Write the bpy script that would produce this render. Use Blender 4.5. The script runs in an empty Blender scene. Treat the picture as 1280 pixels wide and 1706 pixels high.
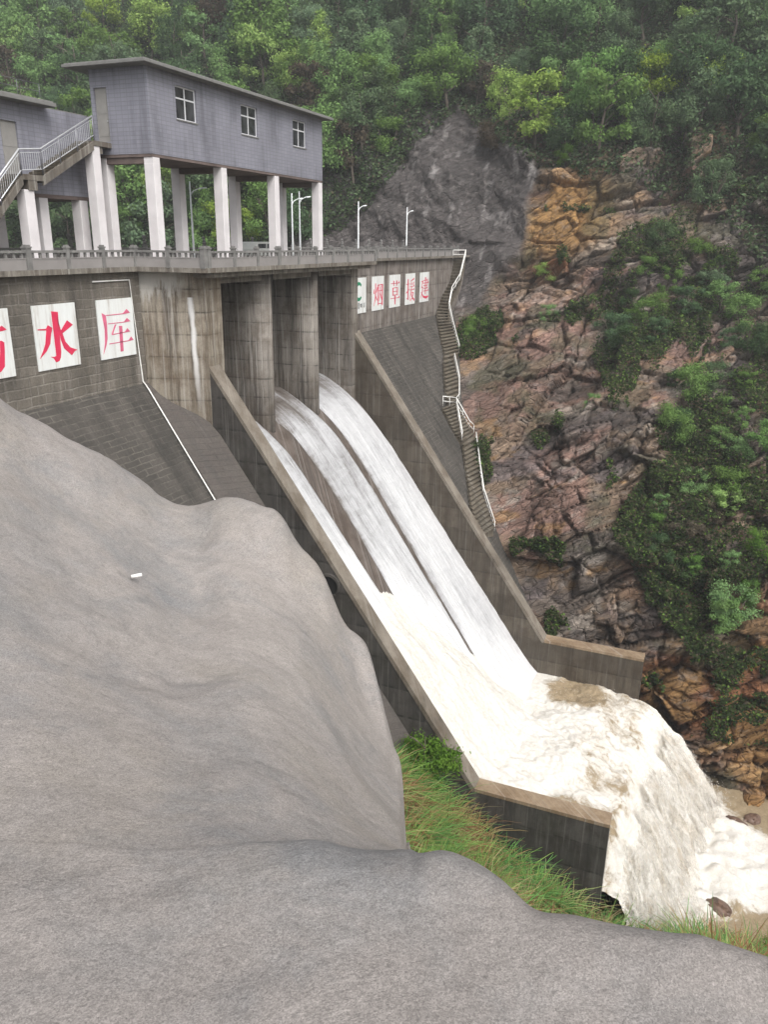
import bpy, bmesh, math, random
import numpy as np
from mathutils import Vector, Matrix
R_ = math.radians
scene = bpy.context.scene
COL = scene.collection

# ------------------------------------------------------------------ camera
cam_d = bpy.data.cameras.new('camera'); cam = bpy.data.objects.new('camera', cam_d); COL.objects.link(cam)
CAM = Vector((31.269, -38.336, 1.552))
PITCH, YAW, ROLL = R_(-18.852), R_(22.173), R_(0.832)
fw = Vector((-math.sin(YAW)*math.cos(PITCH), math.cos(YAW)*math.cos(PITCH), math.sin(PITCH)))
rt0 = Vector((math.cos(YAW), math.sin(YAW), 0)); up0 = rt0.cross(fw)
rt = math.cos(ROLL)*rt0 + math.sin(ROLL)*up0; up = -math.sin(ROLL)*rt0 + math.cos(ROLL)*up0
cam.matrix_world = Matrix(((rt.x, up.x, -fw.x, CAM.x), (rt.y, up.y, -fw.y, CAM.y), (rt.z, up.z, -fw.z, CAM.z), (0, 0, 0, 1)))
cam_d.sensor_fit = 'VERTICAL'; cam_d.sensor_height = 36.0; cam_d.lens = 1321.25/1706*36.0
cam_d.clip_start = 0.05; cam_d.clip_end = 3000
scene.camera = cam

# ------------------------------------------------------------------ light: overcast daylight
SUN_EL, SUN_AZ = R_(50), R_(-38)      # azimuth measured from +X towards +Y
w = bpy.data.worlds.new('World'); scene.world = w; w.use_nodes = True
nt = w.node_tree; nt.nodes.clear()
sky = nt.nodes.new('ShaderNodeTexSky'); sky.sky_type = 'NISHITA'; sky.sun_disc = False
sky.sun_elevation = SUN_EL; sky.sun_rotation = R_(90) - SUN_AZ; sky.air_density = 1.0; sky.dust_density = 4.0; sky.ozone_density = 1.0
hs = nt.nodes.new('ShaderNodeHueSaturation'); hs.inputs['Saturation'].default_value = 0.12
bg = nt.nodes.new('ShaderNodeBackground'); bg.inputs['Strength'].default_value = 0.12
wo = nt.nodes.new('ShaderNodeOutputWorld')
nt.links.new(sky.outputs[0], hs.inputs['Color']); nt.links.new(hs.outputs[0], bg.inputs[0]); nt.links.new(bg.outputs[0], wo.inputs[0])
sd = bpy.data.lights.new('sun', 'SUN'); sd.energy = 1.7; sd.angle = R_(38); sd.color = (1, 0.97, 0.93)
sun = bpy.data.objects.new('sun', sd); COL.objects.link(sun)
sdir = Vector((math.cos(SUN_EL)*math.cos(SUN_AZ), math.cos(SUN_EL)*math.sin(SUN_AZ), math.sin(SUN_EL)))
sun.rotation_euler = sdir.to_track_quat('Z', 'Y').to_euler(); sun.location = sdir*200
vs = scene.view_settings; vs.view_transform = 'Standard'; vs.look = 'None'; vs.gamma = 1.0; vs.exposure = 0.95; vs.use_curve_mapping = False

cy = scene.cycles; cy.max_bounces = 14; cy.diffuse_bounces = 8; cy.transparent_max_bounces = 32; cy.transmission_bounces = 8
rng = np.random.default_rng(7); random.seed(7)

# ------------------------------------------------------------------ numpy noise
def hash3(i, j, k, s=0):
    h = (i.astype(np.int64)*374761393 + j.astype(np.int64)*668265263 + k.astype(np.int64)*2147483647 + s*1274126177) & 0xffffffff
    h = ((h ^ (h >> 13))*1274126177) & 0xffffffff
    h = ((h ^ (h >> 16))*2246822519) & 0xffffffff
    return ((h ^ (h >> 15)) & 0xffffff)/float(0xffffff)
def vnoise(x, y, z, s=0):
    i, j, k = np.floor(x), np.floor(y), np.floor(z)
    a, b, c = x-i, y-j, z-k
    a = a*a*a*(a*(a*6-15)+10); b = b*b*b*(b*(b*6-15)+10); c = c*c*c*(c*(c*6-15)+10)
    r = 0
    for di in (0, 1):
        for dj in (0, 1):
            for dk in (0, 1):
                r = r + hash3(i+di, j+dj, k+dk, s)*(a if di else 1-a)*(b if dj else 1-b)*(c if dk else 1-c)
    return r*2-1
def fbm(x, y, z, o=4, s=0, g=.5):
    r = 0; A = 1; t = 0
    for q in range(o):
        r = r + A*vnoise(x*2**q+q*3.7, y*2**q-q*1.3, z*2**q+q*7.1, s+q); t += A; A *= g
    return r/t
def worley(x, y, z, s=0):
    """nearest cell: F1, F2, cell hash, offset from the cell centre"""
    i, j, k = np.floor(x), np.floor(y), np.floor(z)
    f1 = np.full(x.shape, 9e9); f2 = f1.copy(); ch = np.zeros(x.shape); ox = np.zeros(x.shape); oy = ox.copy(); oz = ox.copy()
    for di in (-1, 0, 1):
        for dj in (-1, 0, 1):
            for dk in (-1, 0, 1):
                a, b, c = i+di, j+dj, k+dk
                dx = x-(a+hash3(a, b, c, s+1)); dy = y-(b+hash3(a, b, c, s+2)); dz = z-(c+hash3(a, b, c, s+3))
                d = dx*dx+dy*dy+dz*dz
                m = d < f1
                f2 = np.where(m, f1, np.minimum(f2, d)); f1 = np.where(m, d, f1)
                ch = np.where(m, hash3(a, b, c, s+4), ch); ox = np.where(m, dx, ox); oy = np.where(m, dy, oy); oz = np.where(m, dz, oz)
    return np.sqrt(f1), np.sqrt(f2), ch, ox, oy, oz
def sstep(a, b, x):
    t = np.clip((x-a)/(b-a), 0, 1); return t*t*(3-2*t)

# ------------------------------------------------------------------ object helpers
def link(name, me, mat=None, parent=None):
    o = bpy.data.objects.new(name, me); COL.objects.link(o)
    if mat is not None and me is not None: me.materials.append(mat)
    if parent is not None: o.parent = parent
    return o
def mesh_np(name, V, F, smooth=False, cols=None, attrs=None):
    me = bpy.data.meshes.new(name); V = np.asarray(V, dtype=np.float32); F = np.asarray(F, dtype=np.int32)
    n, k = F.shape
    me.vertices.add(len(V)); me.vertices.foreach_set('co', V.ravel())
    me.loops.add(n*k); me.loops.foreach_set('vertex_index', F.ravel())
    me.polygons.add(n); me.polygons.foreach_set('loop_start', np.arange(0, n*k, k, dtype=np.int32))
    me.polygons.foreach_set('loop_total', np.full(n, k, dtype=np.int32))
    if smooth: me.polygons.foreach_set('use_smooth', np.ones(n, dtype=bool))
    me.update(calc_edges=True); me.validate()
    if cols is not None:
        a = me.color_attributes.new('Col', 'FLOAT_COLOR', 'POINT')
        c = np.ones((len(V), 4), dtype=np.float32); c[:, :3] = cols; a.data.foreach_set('color', c.ravel())
    for nm, arr in (attrs or {}).items():
        a = me.attributes.new(nm, 'FLOAT', 'POINT'); a.data.foreach_set('value', np.asarray(arr, dtype=np.float32).ravel())
    return me
def grid_faces(nu, nv):
    i = np.arange(nu-1)[:, None]*nv + np.arange(nv-1)[None, :]
    return np.stack([i, i+nv, i+nv+1, i+1], -1).reshape(-1, 4)
class MB:
    """collects boxes, prisms and tubes into one mesh"""
    def __init__(s): s.v = []; s.f = []; s.sm = []
    def box(s, x0, y0, z0, x1, y1, z1):
        s.hexa([(x0, y0, z0), (x1, y0, z0), (x1, y1, z0), (x0, y1, z0), (x0, y0, z1), (x1, y0, z1), (x1, y1, z1), (x0, y1, z1)]); return s
    def hexa(s, p):
        b = len(s.v); s.v += [tuple(q) for q in p]
        for f in ((0, 3, 2, 1), (4, 5, 6, 7), (0, 1, 5, 4), (1, 2, 6, 5), (2, 3, 7, 6), (3, 0, 4, 7)): s.f.append([b+q for q in f]); s.sm.append(False)
        return s
    def prism(s, poly, a, b, f):
        """poly of (p, q) swept between a and b; f(p, q, t) gives the point"""
        n = len(poly); k = len(s.v)
        s.v += [f(p, q, a) for p, q in poly] + [f(p, q, b) for p, q in poly]
        s.f.append([k+i for i in range(n)]); s.f.append([k+n+i for i in reversed(range(n))]); s.sm += [False, False]
        for i in range(n): j = (i+1) % n; s.f.append([k+j, k+i, k+n+i, k+n+j]); s.sm.append(False)
        return s
    def tube(s, pts, r, n=8, caps=True):
        pts = [Vector(p) for p in pts]; rr = r if isinstance(r, (list, tuple)) else [r]*len(pts); k = len(s.v)
        for i, p in enumerate(pts):
            t = (pts[min(i+1, len(pts)-1)]-pts[max(i-1, 0)]).normalized()
            a = t.orthogonal().normalized() if abs(t.z) > .98 else t.cross(Vector((0, 0, 1))).normalized(); b = t.cross(a)
            for q in range(n):
                an = 2*math.pi*q/n; s.v.append(tuple(p+(a*math.cos(an)+b*math.sin(an))*rr[i]))
        for i in range(len(pts)-1):
            for q in range(n):
                q2 = (q+1) % n; s.f.append([k+i*n+q, k+i*n+q2, k+(i+1)*n+q2, k+(i+1)*n+q]); s.sm.append(True)
        if caps:
            s.f.append([k+q for q in reversed(range(n))]); s.f.append([k+(len(pts)-1)*n+q for q in range(n)]); s.sm += [False, False]
        return s
    def build(s, name, mat, parent=None, bevel=0):
        me = bpy.data.meshes.new(name); me.from_pydata(s.v, [], s.f); me.update()
        me.polygons.foreach_set('use_smooth', s.sm)
        bm = bmesh.new(); bm.from_mesh(me); bmesh.ops.recalc_face_normals(bm, faces=bm.faces); bm.to_mesh(me); bm.free()
        o = link(name, me, mat, parent)
        if bevel:
            m = o.modifiers.new('bevel', 'BEVEL'); m.width = bevel; m.segments = 2; m.limit_method = 'ANGLE'
        return o
def tag(o, label, cat, group=None):
    o['label'] = label; o['category'] = cat
    if group: o['group'] = group
    return o
def thing(name, label, cat, loc=(0, 0, 0), group=None):
    o = bpy.data.objects.new(name, None); COL.objects.link(o); o.location = loc; o.empty_display_size = .3
    return tag(o, label, cat, group)
def struct(o, kind='structure'): o['kind'] = kind; return o
def local(o):
    """parts are modelled in world coordinates: keep them there under a placed Empty"""
    for c in o.children: c.matrix_parent_inverse = Matrix.Translation(-Vector(o.location))
    return o

# ------------------------------------------------------------------ material helpers
class NT:
    def __init__(s, name):
        s.m = bpy.data.materials.new(name); s.m.use_nodes = True; s.t = s.m.node_tree; s.t.nodes.clear()
        s.out = s.t.nodes.new('ShaderNodeOutputMaterial')
    def n(s, typ, ins=None, **kw):
        nd = s.t.nodes.new(typ)
        for k, v in kw.items(): setattr(nd, k, v)
        for k, v in (ins or {}).items(): s.set(nd, k, v)
        return nd
    def set(s, nd, k, v):
        sock = nd.inputs[k]
        if isinstance(v, bpy.types.NodeSocket): s.t.links.new(v, sock)
        else:
            if hasattr(sock.default_value, '__len__') and hasattr(v, '__len__') and len(sock.default_value) == 4 and len(v) == 3: v = (*v, 1)
            sock.default_value = v
    def pos(s): return s.n('ShaderNodeNewGeometry').outputs['Position']
    def sep(s, v): return s.n('ShaderNodeSeparateXYZ', {0: v}).outputs
    def xyz(s, x, y, z): return s.n('ShaderNodeCombineXYZ', {0: x, 1: y, 2: z}).outputs[0]
    def math(s, op, a, b=0.0, c=0.0): return s.n('ShaderNodeMath', {0: a, 1: b, 2: c}, operation=op).outputs[0]
    def scale(s, v, sc): return s.n('ShaderNodeMapping', {'Vector': v, 'Scale': sc}).outputs[0]
    def noise(s, v, sc, det=4, rough=.55, dist=0): return s.n('ShaderNodeTexNoise', {'Vector': v, 'Scale': sc, 'Detail': det, 'Roughness': rough, 'Distortion': dist}).outputs['Fac']
    def ramp(s, f, stops):
        nd = s.n('ShaderNodeValToRGB', {0: f}); e = nd.color_ramp.elements
        while len(e) < len(stops): e.new(.5)
        for q, (p, c) in zip(e, stops): q.position = p; q.color = (*c, 1) if hasattr(c, '__len__') else (c, c, c, 1)
        return nd.outputs[0]
    def mix(s, f, a, b, typ='MIX'):
        nd = s.n('ShaderNodeMix', data_type='RGBA', blend_type=typ); s.set(nd, 0, f); s.set(nd, 6, a); s.set(nd, 7, b); return nd.outputs[2]
    def bump(s, h, strength=.5, dist=.05, normal=None):
        d = {'Height': h, 'Strength': strength, 'Distance': dist}
        if normal is not None: d['Normal'] = normal
        return s.n('ShaderNodeBump', d).outputs[0]
    def principled(s, color, rough=.8, normal=None, metal=0, spec=.3, **kw):
        d = {'Base Color': color, 'Roughness': rough, 'Metallic': metal, 'Specular IOR Level': spec}
        if normal is not None: d['Normal'] = normal
        d.update(kw)
        p = s.n('ShaderNodeBsdfPrincipled', d); s.t.links.new(p.outputs[0], s.out.inputs[0]); return s.m
def plain(name, c, rough=.6, metal=0, var=.12, scale=3):
    k = NT(name); p = k.pos(); n = k.noise(p, scale, 5)
    c2 = tuple(x*(1-var) for x in c); c3 = tuple(min(1, x*(1+var)) for x in c)
    return k.principled(k.ramp(n, [(.3, c2), (.7, c3)]), rough, metal=metal, normal=k.bump(n, .15, .01))

def concrete(name, light, mid, dark, line=1.2, moss=0.0, streak=.5, slope=False, lineamt=.75, lime=.45):
    k = NT(name); p = k.pos(); x, y, z = k.sep(p)
    u = y if slope else k.math('ADD', x, y)
    st = k.xyz(k.math('MULTIPLY', u, 2.3), k.math('MULTIPLY', z, .16), .37)
    n1 = k.noise(st, 1.0, 5, .65)
    n2 = k.noise(k.xyz(k.math('MULTIPLY', u, 7.0), k.math('MULTIPLY', z, .35), 3.41), 1.0, 4, .6)
    big = k.noise(p, .28, 5, .6)
    f = k.math('ADD', k.math('MULTIPLY', n1, .45*streak*2), k.math('ADD', k.math('MULTIPLY', n2, .25*streak*2), k.math('MULTIPLY', big, 1-.7*streak)))
    c = k.ramp(f, [(.40, dark), (.475, mid), (.58, light)])
    # formwork joints: every lift of concrete has its own tone, with a thin dark joint
    zz = k.math('DIVIDE', z, line)
    fr = k.math('FRACT', zz)
    joint = k.ramp(fr, [(.0, .75), (.05, 1), (.09, .25), (.3, 0)])
    lift = k.n('ShaderNodeTexWhiteNoise', {'W': k.math('FLOOR', zz)}, noise_dimensions='1D').outputs[0]
    c = k.mix(k.math('MULTIPLY', lift, .5), c, tuple(q*.5 for q in mid))
    wob = k.noise(p, 1.7, 3)
    c = k.mix(k.math('MULTIPLY', k.math('MULTIPLY', joint, lineamt), k.ramp(wob, [(.4, .1), (.62, 1)])), c, tuple(q*.25 for q in dark))
    run = k.noise(k.xyz(k.math('ADD', k.math('MULTIPLY', u, 2.1), k.math('MULTIPLY', k.noise(p, .8, 3), .8)), k.math('MULTIPLY', z, .12), 17.43), 1.0, 7, .75)
    c = k.mix(k.math('MULTIPLY', k.ramp(run, [(.45, 0), (.62, 1)]), min(.8, streak*1.3)), c, tuple(q*.75 for q in dark))
    blot = k.noise(k.n('ShaderNodeVectorMath', {0: p, 1: (9, 4, 2)}, operation='ADD').outputs[0], .75, 7, .7)
    c = k.mix(k.math('MULTIPLY', k.ramp(blot, [(.46, 0), (.62, 1)]), .6), c, (mid[0]*.6, mid[1]*.52, mid[2]*.45))
    lm = k.noise(k.xyz(k.math('MULTIPLY', u, 5.2), k.math('MULTIPLY', z, .11), 41.39), 1.0, 3, .7)
    c = k.mix(k.math('MULTIPLY', k.ramp(lm, [(.56, 0), (.68, 1)]), lime), c, (.44, .42, .39))
    if moss:
        g = k.noise(p, .45, 6, .7)
        c = k.mix(k.math('MULTIPLY', k.ramp(g, [(.48, 0), (.66, 1)]), moss), c, (.035, .036, .026))
    fine = k.noise(p, 14, 4, .7)
    c = k.mix(.35, c, k.mix(1.0, c, k.ramp(fine, [(.25, .45), (.75, 1.3)]), 'MULTIPLY'))
    h = k.math('ADD', k.math('MULTIPLY', fine, .4), k.math('ADD', n2, k.math('MULTIPLY', joint, -.6)))
    return k.principled(c, k.ramp(n1, [(.3, .5), (.7, .85)]), k.bump(h, .45, .03))
def masonry(name, bw, bh, c1, c2, mortar, slope=False, dark=(.03, .028, .026), streak=.7, mortar_size=.05, mfac=.6):
    k = NT(name); p = k.pos(); x, y, z = k.sep(p)
    v = k.xyz(y, k.math('MULTIPLY', z, 1.22 if slope else 1.0), 0)
    wob = k.n('ShaderNodeTexNoise', {'Vector': p, 'Scale': 1.1, 'Detail': 2}).outputs['Color']
    v2 = k.n('ShaderNodeVectorMath', {0: v, 1: k.n('ShaderNodeVectorMath', {0: wob, 1: (.16, .16, 0)}, operation='MULTIPLY').outputs[0]}, operation='ADD').outputs[0]
    b = k.n('ShaderNodeTexBrick', {'Vector': v2, 'Color1': c1, 'Color2': c2, 'Mortar': mortar, 'Scale': 1.0, 'Mortar Size': mortar_size, 'Mortar Smooth': .5, 'Bias': -.1, 'Brick Width': bw, 'Row Height': bh})
    brick = k.mix(k.math('MULTIPLY', b.outputs['Fac'], k.math('MULTIPLY', k.ramp(k.noise(p, .55, 5, .65), [(.42, .15), (.6, 1)]), mfac)), k.n('ShaderNodeTexBrick', {'Vector': v2, 'Color1': c1, 'Color2': c2, 'Mortar': c1, 'Scale': 1.0, 'Mortar Size': 0.0, 'Brick Width': bw, 'Row Height': bh}).outputs[0], mortar)
    n1 = k.noise(k.xyz(k.math('MULTIPLY', y, 1.6), k.math('MULTIPLY', z, .14), .37), 1.0, 6, .68)
    big = k.noise(p, .22, 6, .65)
    f = k.math('ADD', k.math('MULTIPLY', n1, .6), k.math('MULTIPLY', big, .4))
    c = k.mix(k.math('MULTIPLY', k.ramp(f, [(.38, 1), (.60, 0)]), streak), brick, dark)
    pale = k.noise(k.xyz(k.math('MULTIPLY', y, 3.1), k.math('MULTIPLY', z, .2), 9.37), 1.0, 5, .7)
    c = k.mix(k.ramp(pale, [(.54, 0), (.72, .12 if slope else .6)]), c, (.29, .262, .24))
    fine = k.noise(p, 9, 5, .7)
    c = k.mix(.5, c, k.mix(1.0, c, k.ramp(fine, [(.25, .4), (.75, 1.4)]), 'MULTIPLY'))
    h = k.math('ADD', k.math('MULTIPLY', b.outputs['Fac'], -.8), fine)
    return k.principled(c, k.ramp(n1, [(.3, .55), (.7, .9)]), k.bump(h, .5, .05))
M = {}
M['pier'] = concrete('weathered_concrete', (.255, .23, .202), (.145, .128, .11), (.045, .038, .033), 1.25, streak=.6)
M['chutewall'] = concrete('brown_wet_concrete', (.112, .094, .073), (.073, .06, .046), (.038, .031, .024), 1.8, streak=.4, lineamt=.5, lime=.12)
M['chuteout'] = concrete('black_algae_concrete', (.085, .078, .071), (.05, .047, .044), (.02, .02, .019), 1.9, moss=.4, streak=.4, lime=.15)
M['coping'] = concrete('coping_concrete', (.235, .205, .17), (.165, .142, .115), (.085, .072, .057), 50, streak=.2, lime=.15)
M['endcoping'] = concrete('rusty_coping', (.33, .25, .17), (.25, .18, .115), (.12, .085, .055), 50, streak=.2)
M['abut'] = concrete('stained_concrete', (.33, .29, .235), (.18, .146, .108), (.06, .045, .033), 1.3, streak=.6)
def abut_lime():
    m = M['abut']; k = NT('tmp'); bpy.data.materials.remove(k.m); k.m = m; k.t = m.node_tree; t = m.node_tree
    pr = [n for n in t.nodes if n.type == 'BSDF_PRINCIPLED'][0]; src = pr.inputs['Base Color'].links[0].from_socket
    p_ = k.pos(); x, y, z = k.sep(p_); u = k.math('ADD', x, y)
    wob = k.math('MULTIPLY_ADD', k.noise(k.scale(p_, (1, 1, .6)), 1.3, 3), .5, -.25)
    d = k.math('ABSOLUTE', k.math('SUBTRACT', k.math('ADD', u, wob), k.math('MULTIPLY_ADD', z, -.035, 4.05)))
    s1 = k.math('MULTIPLY', k.ramp(d, [(.08, 1), (.27, 0)]), k.math('MULTIPLY', k.math('LESS_THAN', z, -1.7), k.ramp(k.math('MULTIPLY', z, -.1), [(.5, 1), (.85, 0)])))
    n_ = k.noise(k.xyz(k.math('MULTIPLY', u, 2.6), k.math('MULTIPLY', z, .5), .37), 1.0, 5, .75)
    s2 = k.math('MULTIPLY', k.ramp(k.math('ADD', n_, k.math('MULTIPLY_ADD', z, .22, .34)), [(.46, 0), (.62, .8)]), k.ramp(k.math('ADD', k.math('MULTIPLY', u, .1), k.math('MULTIPLY_ADD', n_, .3, -.15)), [(.30, 1), (.40, 0)]))
    c = k.mix(s1, src, (.62, .61, .6)); c = k.mix(s2, c, (.5, .48, .45)); t.links.new(c, pr.inputs['Base Color'])
abut_lime()
M['deck'] = concrete('deck_concrete', (.23, .21, .18), (.145, .125, .105), (.055, .044, .036), 30)
M['floor'] = concrete('chute_bed', (.13, .105, .09), (.09, .073, .062), (.04, .033, .03), 40, streak=.4)
M['masonry'] = masonry('block_masonry', .95, .5, (.15, .132, .11), (.19, .168, .142), (.33, .305, .27), streak=.75, mfac=.55, dark=(.05, .045, .04))
M['concwall'] = concrete('streaked_wall', (.25, .222, .2), (.15, .13, .116), (.05, .04, .036), 1.6, streak=.8, lime=.5)
M['slope'] = masonry('slope_blocks', 1.3, .36, (.068, .061, .054), (.088, .078, .069), (.2, .18, .155), slope=True, streak=.75, dark=(.03, .029, .026), mortar_size=.045, mfac=.55)
M['fillet'] = masonry('fillet_blocks', 2.2, .4, (.085, .073, .066), (.098, .085, .076), (.05, .045, .042), slope=True, streak=.6, mortar_size=.03, mfac=.3)
M['step'] = concrete('step_concrete', (.17, .145, .11), (.105, .09, .068), (.04, .035, .026), 30, streak=.2)
M['stonerail'] = plain('grey_stone', (.175, .17, .163), .8, var=.25)
M['stonepanel'] = plain('pale_stone_panel', (.235, .22, .212), .8, var=.1, scale=1.2)
M['white'] = plain('white_plaster', (.64, .61, .615), .75, var=.10, scale=.9)
M['whitepipe'] = plain('white_pipe', (.72, .71, .68), .45, var=.06)
def boardmat():
    k = NT('white_board'); p = k.pos(); x, y, z = k.sep(p)
    st = k.noise(k.xyz(k.math('MULTIPLY', y, 3.2), k.math('MULTIPLY', z, .22), .37), 1.0, 6, .7)
    c = k.ramp(st, [(.34, (.5, .48, .45)), (.45, (.66, .67, .655)), (.6, (.71, .73, .72))])
    c = k.mix(k.ramp(k.noise(p, 6, 5, .7), [(.6, 0), (.75, .35)]), c, (.45, .43, .4))
    return k.principled(c, .5)
M['board'] = boardmat()
M['red'] = plain('crimson_paint', (.6, .035, .09), .5, var=.08)
M['faded'] = plain('faded_crimson_paint', (.58, .13, .22), .55, var=.15, scale=1.5)
M['green'] = plain('green_paint', (.02, .22, .11), .5)
M['black'] = plain('black_paint', (.03, .035, .035), .5)
M['steel'] = plain('stainless_steel', (.62, .63, .65), .35, metal=.6, var=.05)
M['railgrey'] = plain('grey_metal', (.22, .22, .24), .45, metal=.3)
M['roof'] = plain('roof_slab', (.17, .167, .16), .85, var=.15)
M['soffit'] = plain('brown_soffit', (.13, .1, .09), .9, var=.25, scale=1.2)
M['door'] = plain('grey_door', (.26, .25, .235), .55, var=.08)
M['frame'] = plain('window_frame', (.62, .62, .64), .5, var=.04)
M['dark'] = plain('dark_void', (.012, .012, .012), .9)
M['gate'] = plain('gate_steel', (.03, .03, .032), .6)
M['lampw'] = plain('lamp_white', (.7, .72, .73), .4, var=.04)
M['van'] = plain('pale_van_paint', (.42, .43, .41), .35, var=.05)
def glass():
    k = NT('window_glass'); p = k.pos(); n = k.noise(p, .9, 2)
    return k.principled(k.ramp(n, [(.35, (.02, .021, .023)), (.65, (.06, .062, .066))]), .08, spec=.6)
M['glass'] = glass()
def tile():
    k = NT('grey_wall_tile'); p = k.pos(); x, y, z = k.sep(p)
    v = k.xyz(k.math('ADD', x, y), z, 0)
    b = k.n('ShaderNodeTexBrick', {'Vector': v, 'Color1': (.205, .205, .24), 'Color2': (.235, .234, .27), 'Mortar': (.172, .172, .2), 'Scale': 1, 'Mortar Size': .022, 'Mortar Smooth': .3, 'Brick Width': .42, 'Row Height': .22, 'Bias': 0.0}, offset=0.0)
    n = k.noise(p, .35, 4); n2 = k.noise(k.xyz(k.math('MULTIPLY', k.math('ADD', x, y), 2.5), k.math('MULTIPLY', z, .2), .37), 1, 4, .6)
    c = k.mix(1.0, b.outputs[0], k.ramp(k.math('ADD', k.math('MULTIPLY', n, .5), k.math('MULTIPLY', n2, .5)), [(.36, .7), (.5, 1.0), (.64, 1.12)]), 'MULTIPLY')
    return k.principled(c, .45, k.bump(b.outputs['Fac'], -.2, .01), spec=.4)
M['tile'] = tile()
def shotcrete():
    k = NT('sprayed_concrete'); p = k.pos()
    big = k.noise(p, .16, 6, .6, .5); mid = k.noise(p, .9, 7, .68, .4); fine = k.noise(p, 42, 4, .8); fine2 = k.noise(p, 9, 5, .75)
    gr = k.n('ShaderNodeTexVoronoi', {'Vector': p, 'Scale': 140, 'Randomness': 1}).outputs; gr2 = k.n('ShaderNodeTexVoronoi', {'Vector': p, 'Scale': 36, 'Randomness': 1}).outputs
    c = k.ramp(big, [(.36, (.192, .176, .167)), (.48, (.24, .219, .207)), (.62, (.266, .242, .226))])
    c = k.mix(k.ramp(mid, [(.46, 0), (.66, .75)]), c, (.19, .186, .185))
    warm = k.noise(k.scale(p, (1, 1, 2.2)), .42, 6, .62, .5)
    c = k.mix(k.ramp(warm, [(.52, 0), (.68, .5)]), c, (.25, .222, .19))
    blu = k.noise(k.n('ShaderNodeVectorMath', {0: p, 1: (31, 7, 3)}, operation='ADD').outputs[0], .6, 6, .66, .4)
    c = k.mix(k.ramp(blu, [(.54, 0), (.68, .6)]), c, (.155, .158, .165))
    c = k.mix(.55, c, k.mix(1.0, c, k.ramp(fine2, [(.3, .78), (.5, 1.0), (.7, 1.14)]), 'MULTIPLY'))
    c = k.mix(.28, c, k.mix(1.0, c, k.ramp(k.n('ShaderNodeTexVoronoi', {'Vector': p, 'Scale': 31}).outputs['Color'], [(.05, .6), (.2, .96), (.8, 1.03), (.95, 1.3)]), 'MULTIPLY'))
    sp = k.n('ShaderNodeTexVoronoi', {'Vector': p, 'Scale': 210}).outputs['Color']; sp2 = k.n('ShaderNodeTexVoronoi', {'Vector': p, 'Scale': 85}).outputs['Color']
    c = k.mix(.8, c, k.mix(1.0, c, k.ramp(sp, [(.1, .66), (.5, 1.0), (.9, 1.34)]), 'MULTIPLY'))
    c = k.mix(.6, c, k.mix(1.0, c, k.ramp(sp2, [(.06, .72), (.3, .97), (.7, 1.02), (.94, 1.2)]), 'MULTIPLY'))
    nb = k.bump(k.math('ADD', fine, k.math('MULTIPLY', gr['Distance'], .4)), .22, .006)
    pit = k.n('ShaderNodeTexVoronoi', {'Vector': k.n('ShaderNodeVectorMath', {0: p, 1: k.n('ShaderNodeVectorMath', {0: k.n('ShaderNodeTexNoise', {'Vector': p, 'Scale': 3.0}).outputs['Color'], 1: (.3, .3, .3)}, operation='MULTIPLY').outputs[0]}, operation='ADD').outputs[0], 'Scale': 4.5}, feature='SMOOTH_F1').outputs['Distance']
    nb1 = k.bump(k.math('MULTIPLY', pit, k.ramp(k.noise(p, .8, 4), [(.42, 0), (.6, 1)])), .35, .05, nb)
    nb2 = k.bump(k.noise(p, 2.1, 9, .72, .3), .6, .07, nb1)
    return k.principled(c, .88, nb2)
M['shot'] = shotcrete()
def rockmat():
    k = NT('fractured_rock'); p = k.pos()
    a = k.n('ShaderNodeVertexColor', layer_name='Col').outputs[0]
    q = k.scale(p, (1.0, 1.0, 1.0)); q = k.n('ShaderNodeVectorRotate', {'Vector': p, 'Axis': (0.3, 1, 0.2), 'Angle': R_(38)}).outputs[0]
    st = k.noise(k.scale(q, (.5, .8, 2.6)), 1.3, 8, .72, .6)
    fine = k.noise(p, 5, 8, .72); mid = k.noise(p, .9, 5, .6)
    cr = k.n('ShaderNodeTexVoronoi', {'Vector': k.scale(q, (.55, .7, 1.5)), 'Scale': 1.1}, feature='DISTANCE_TO_EDGE').outputs[0]
    c = k.mix(1.0, a, k.ramp(st, [(.32, .55), (.5, 1.0), (.68, 1.5)]), 'MULTIPLY')
    c = k.mix(.8, c, k.mix(1.0, c, k.ramp(fine, [(.25, .45), (.5, 1.0), (.75, 1.5)]), 'MULTIPLY'))
    c = k.mix(k.ramp(mid, [(.56, 0), (.74, .5)]), c, (.26, .235, .22))
    crk = k.ramp(cr, [(0, 0), (.06, 1)])
    h = k.math('ADD', k.math('MULTIPLY', st, 1.0), k.math('ADD', k.math('MULTIPLY', fine, .6), k.math('MULTIPLY', crk, .7)))
    return k.principled(c, .78, k.bump(h, .9, .22))
M['rock'] = rockmat()
def soil():
    k = NT('forest_soil'); p = k.pos(); n = k.noise(p, .7, 7, .7)
    return k.principled(k.ramp(n, [(.3, (.028, .028, .018)), (.5, (.05, .047, .03)), (.7, (.085, .072, .05))]), .95, k.bump(n, .8, .3))
M['soil'] = soil()
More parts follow.
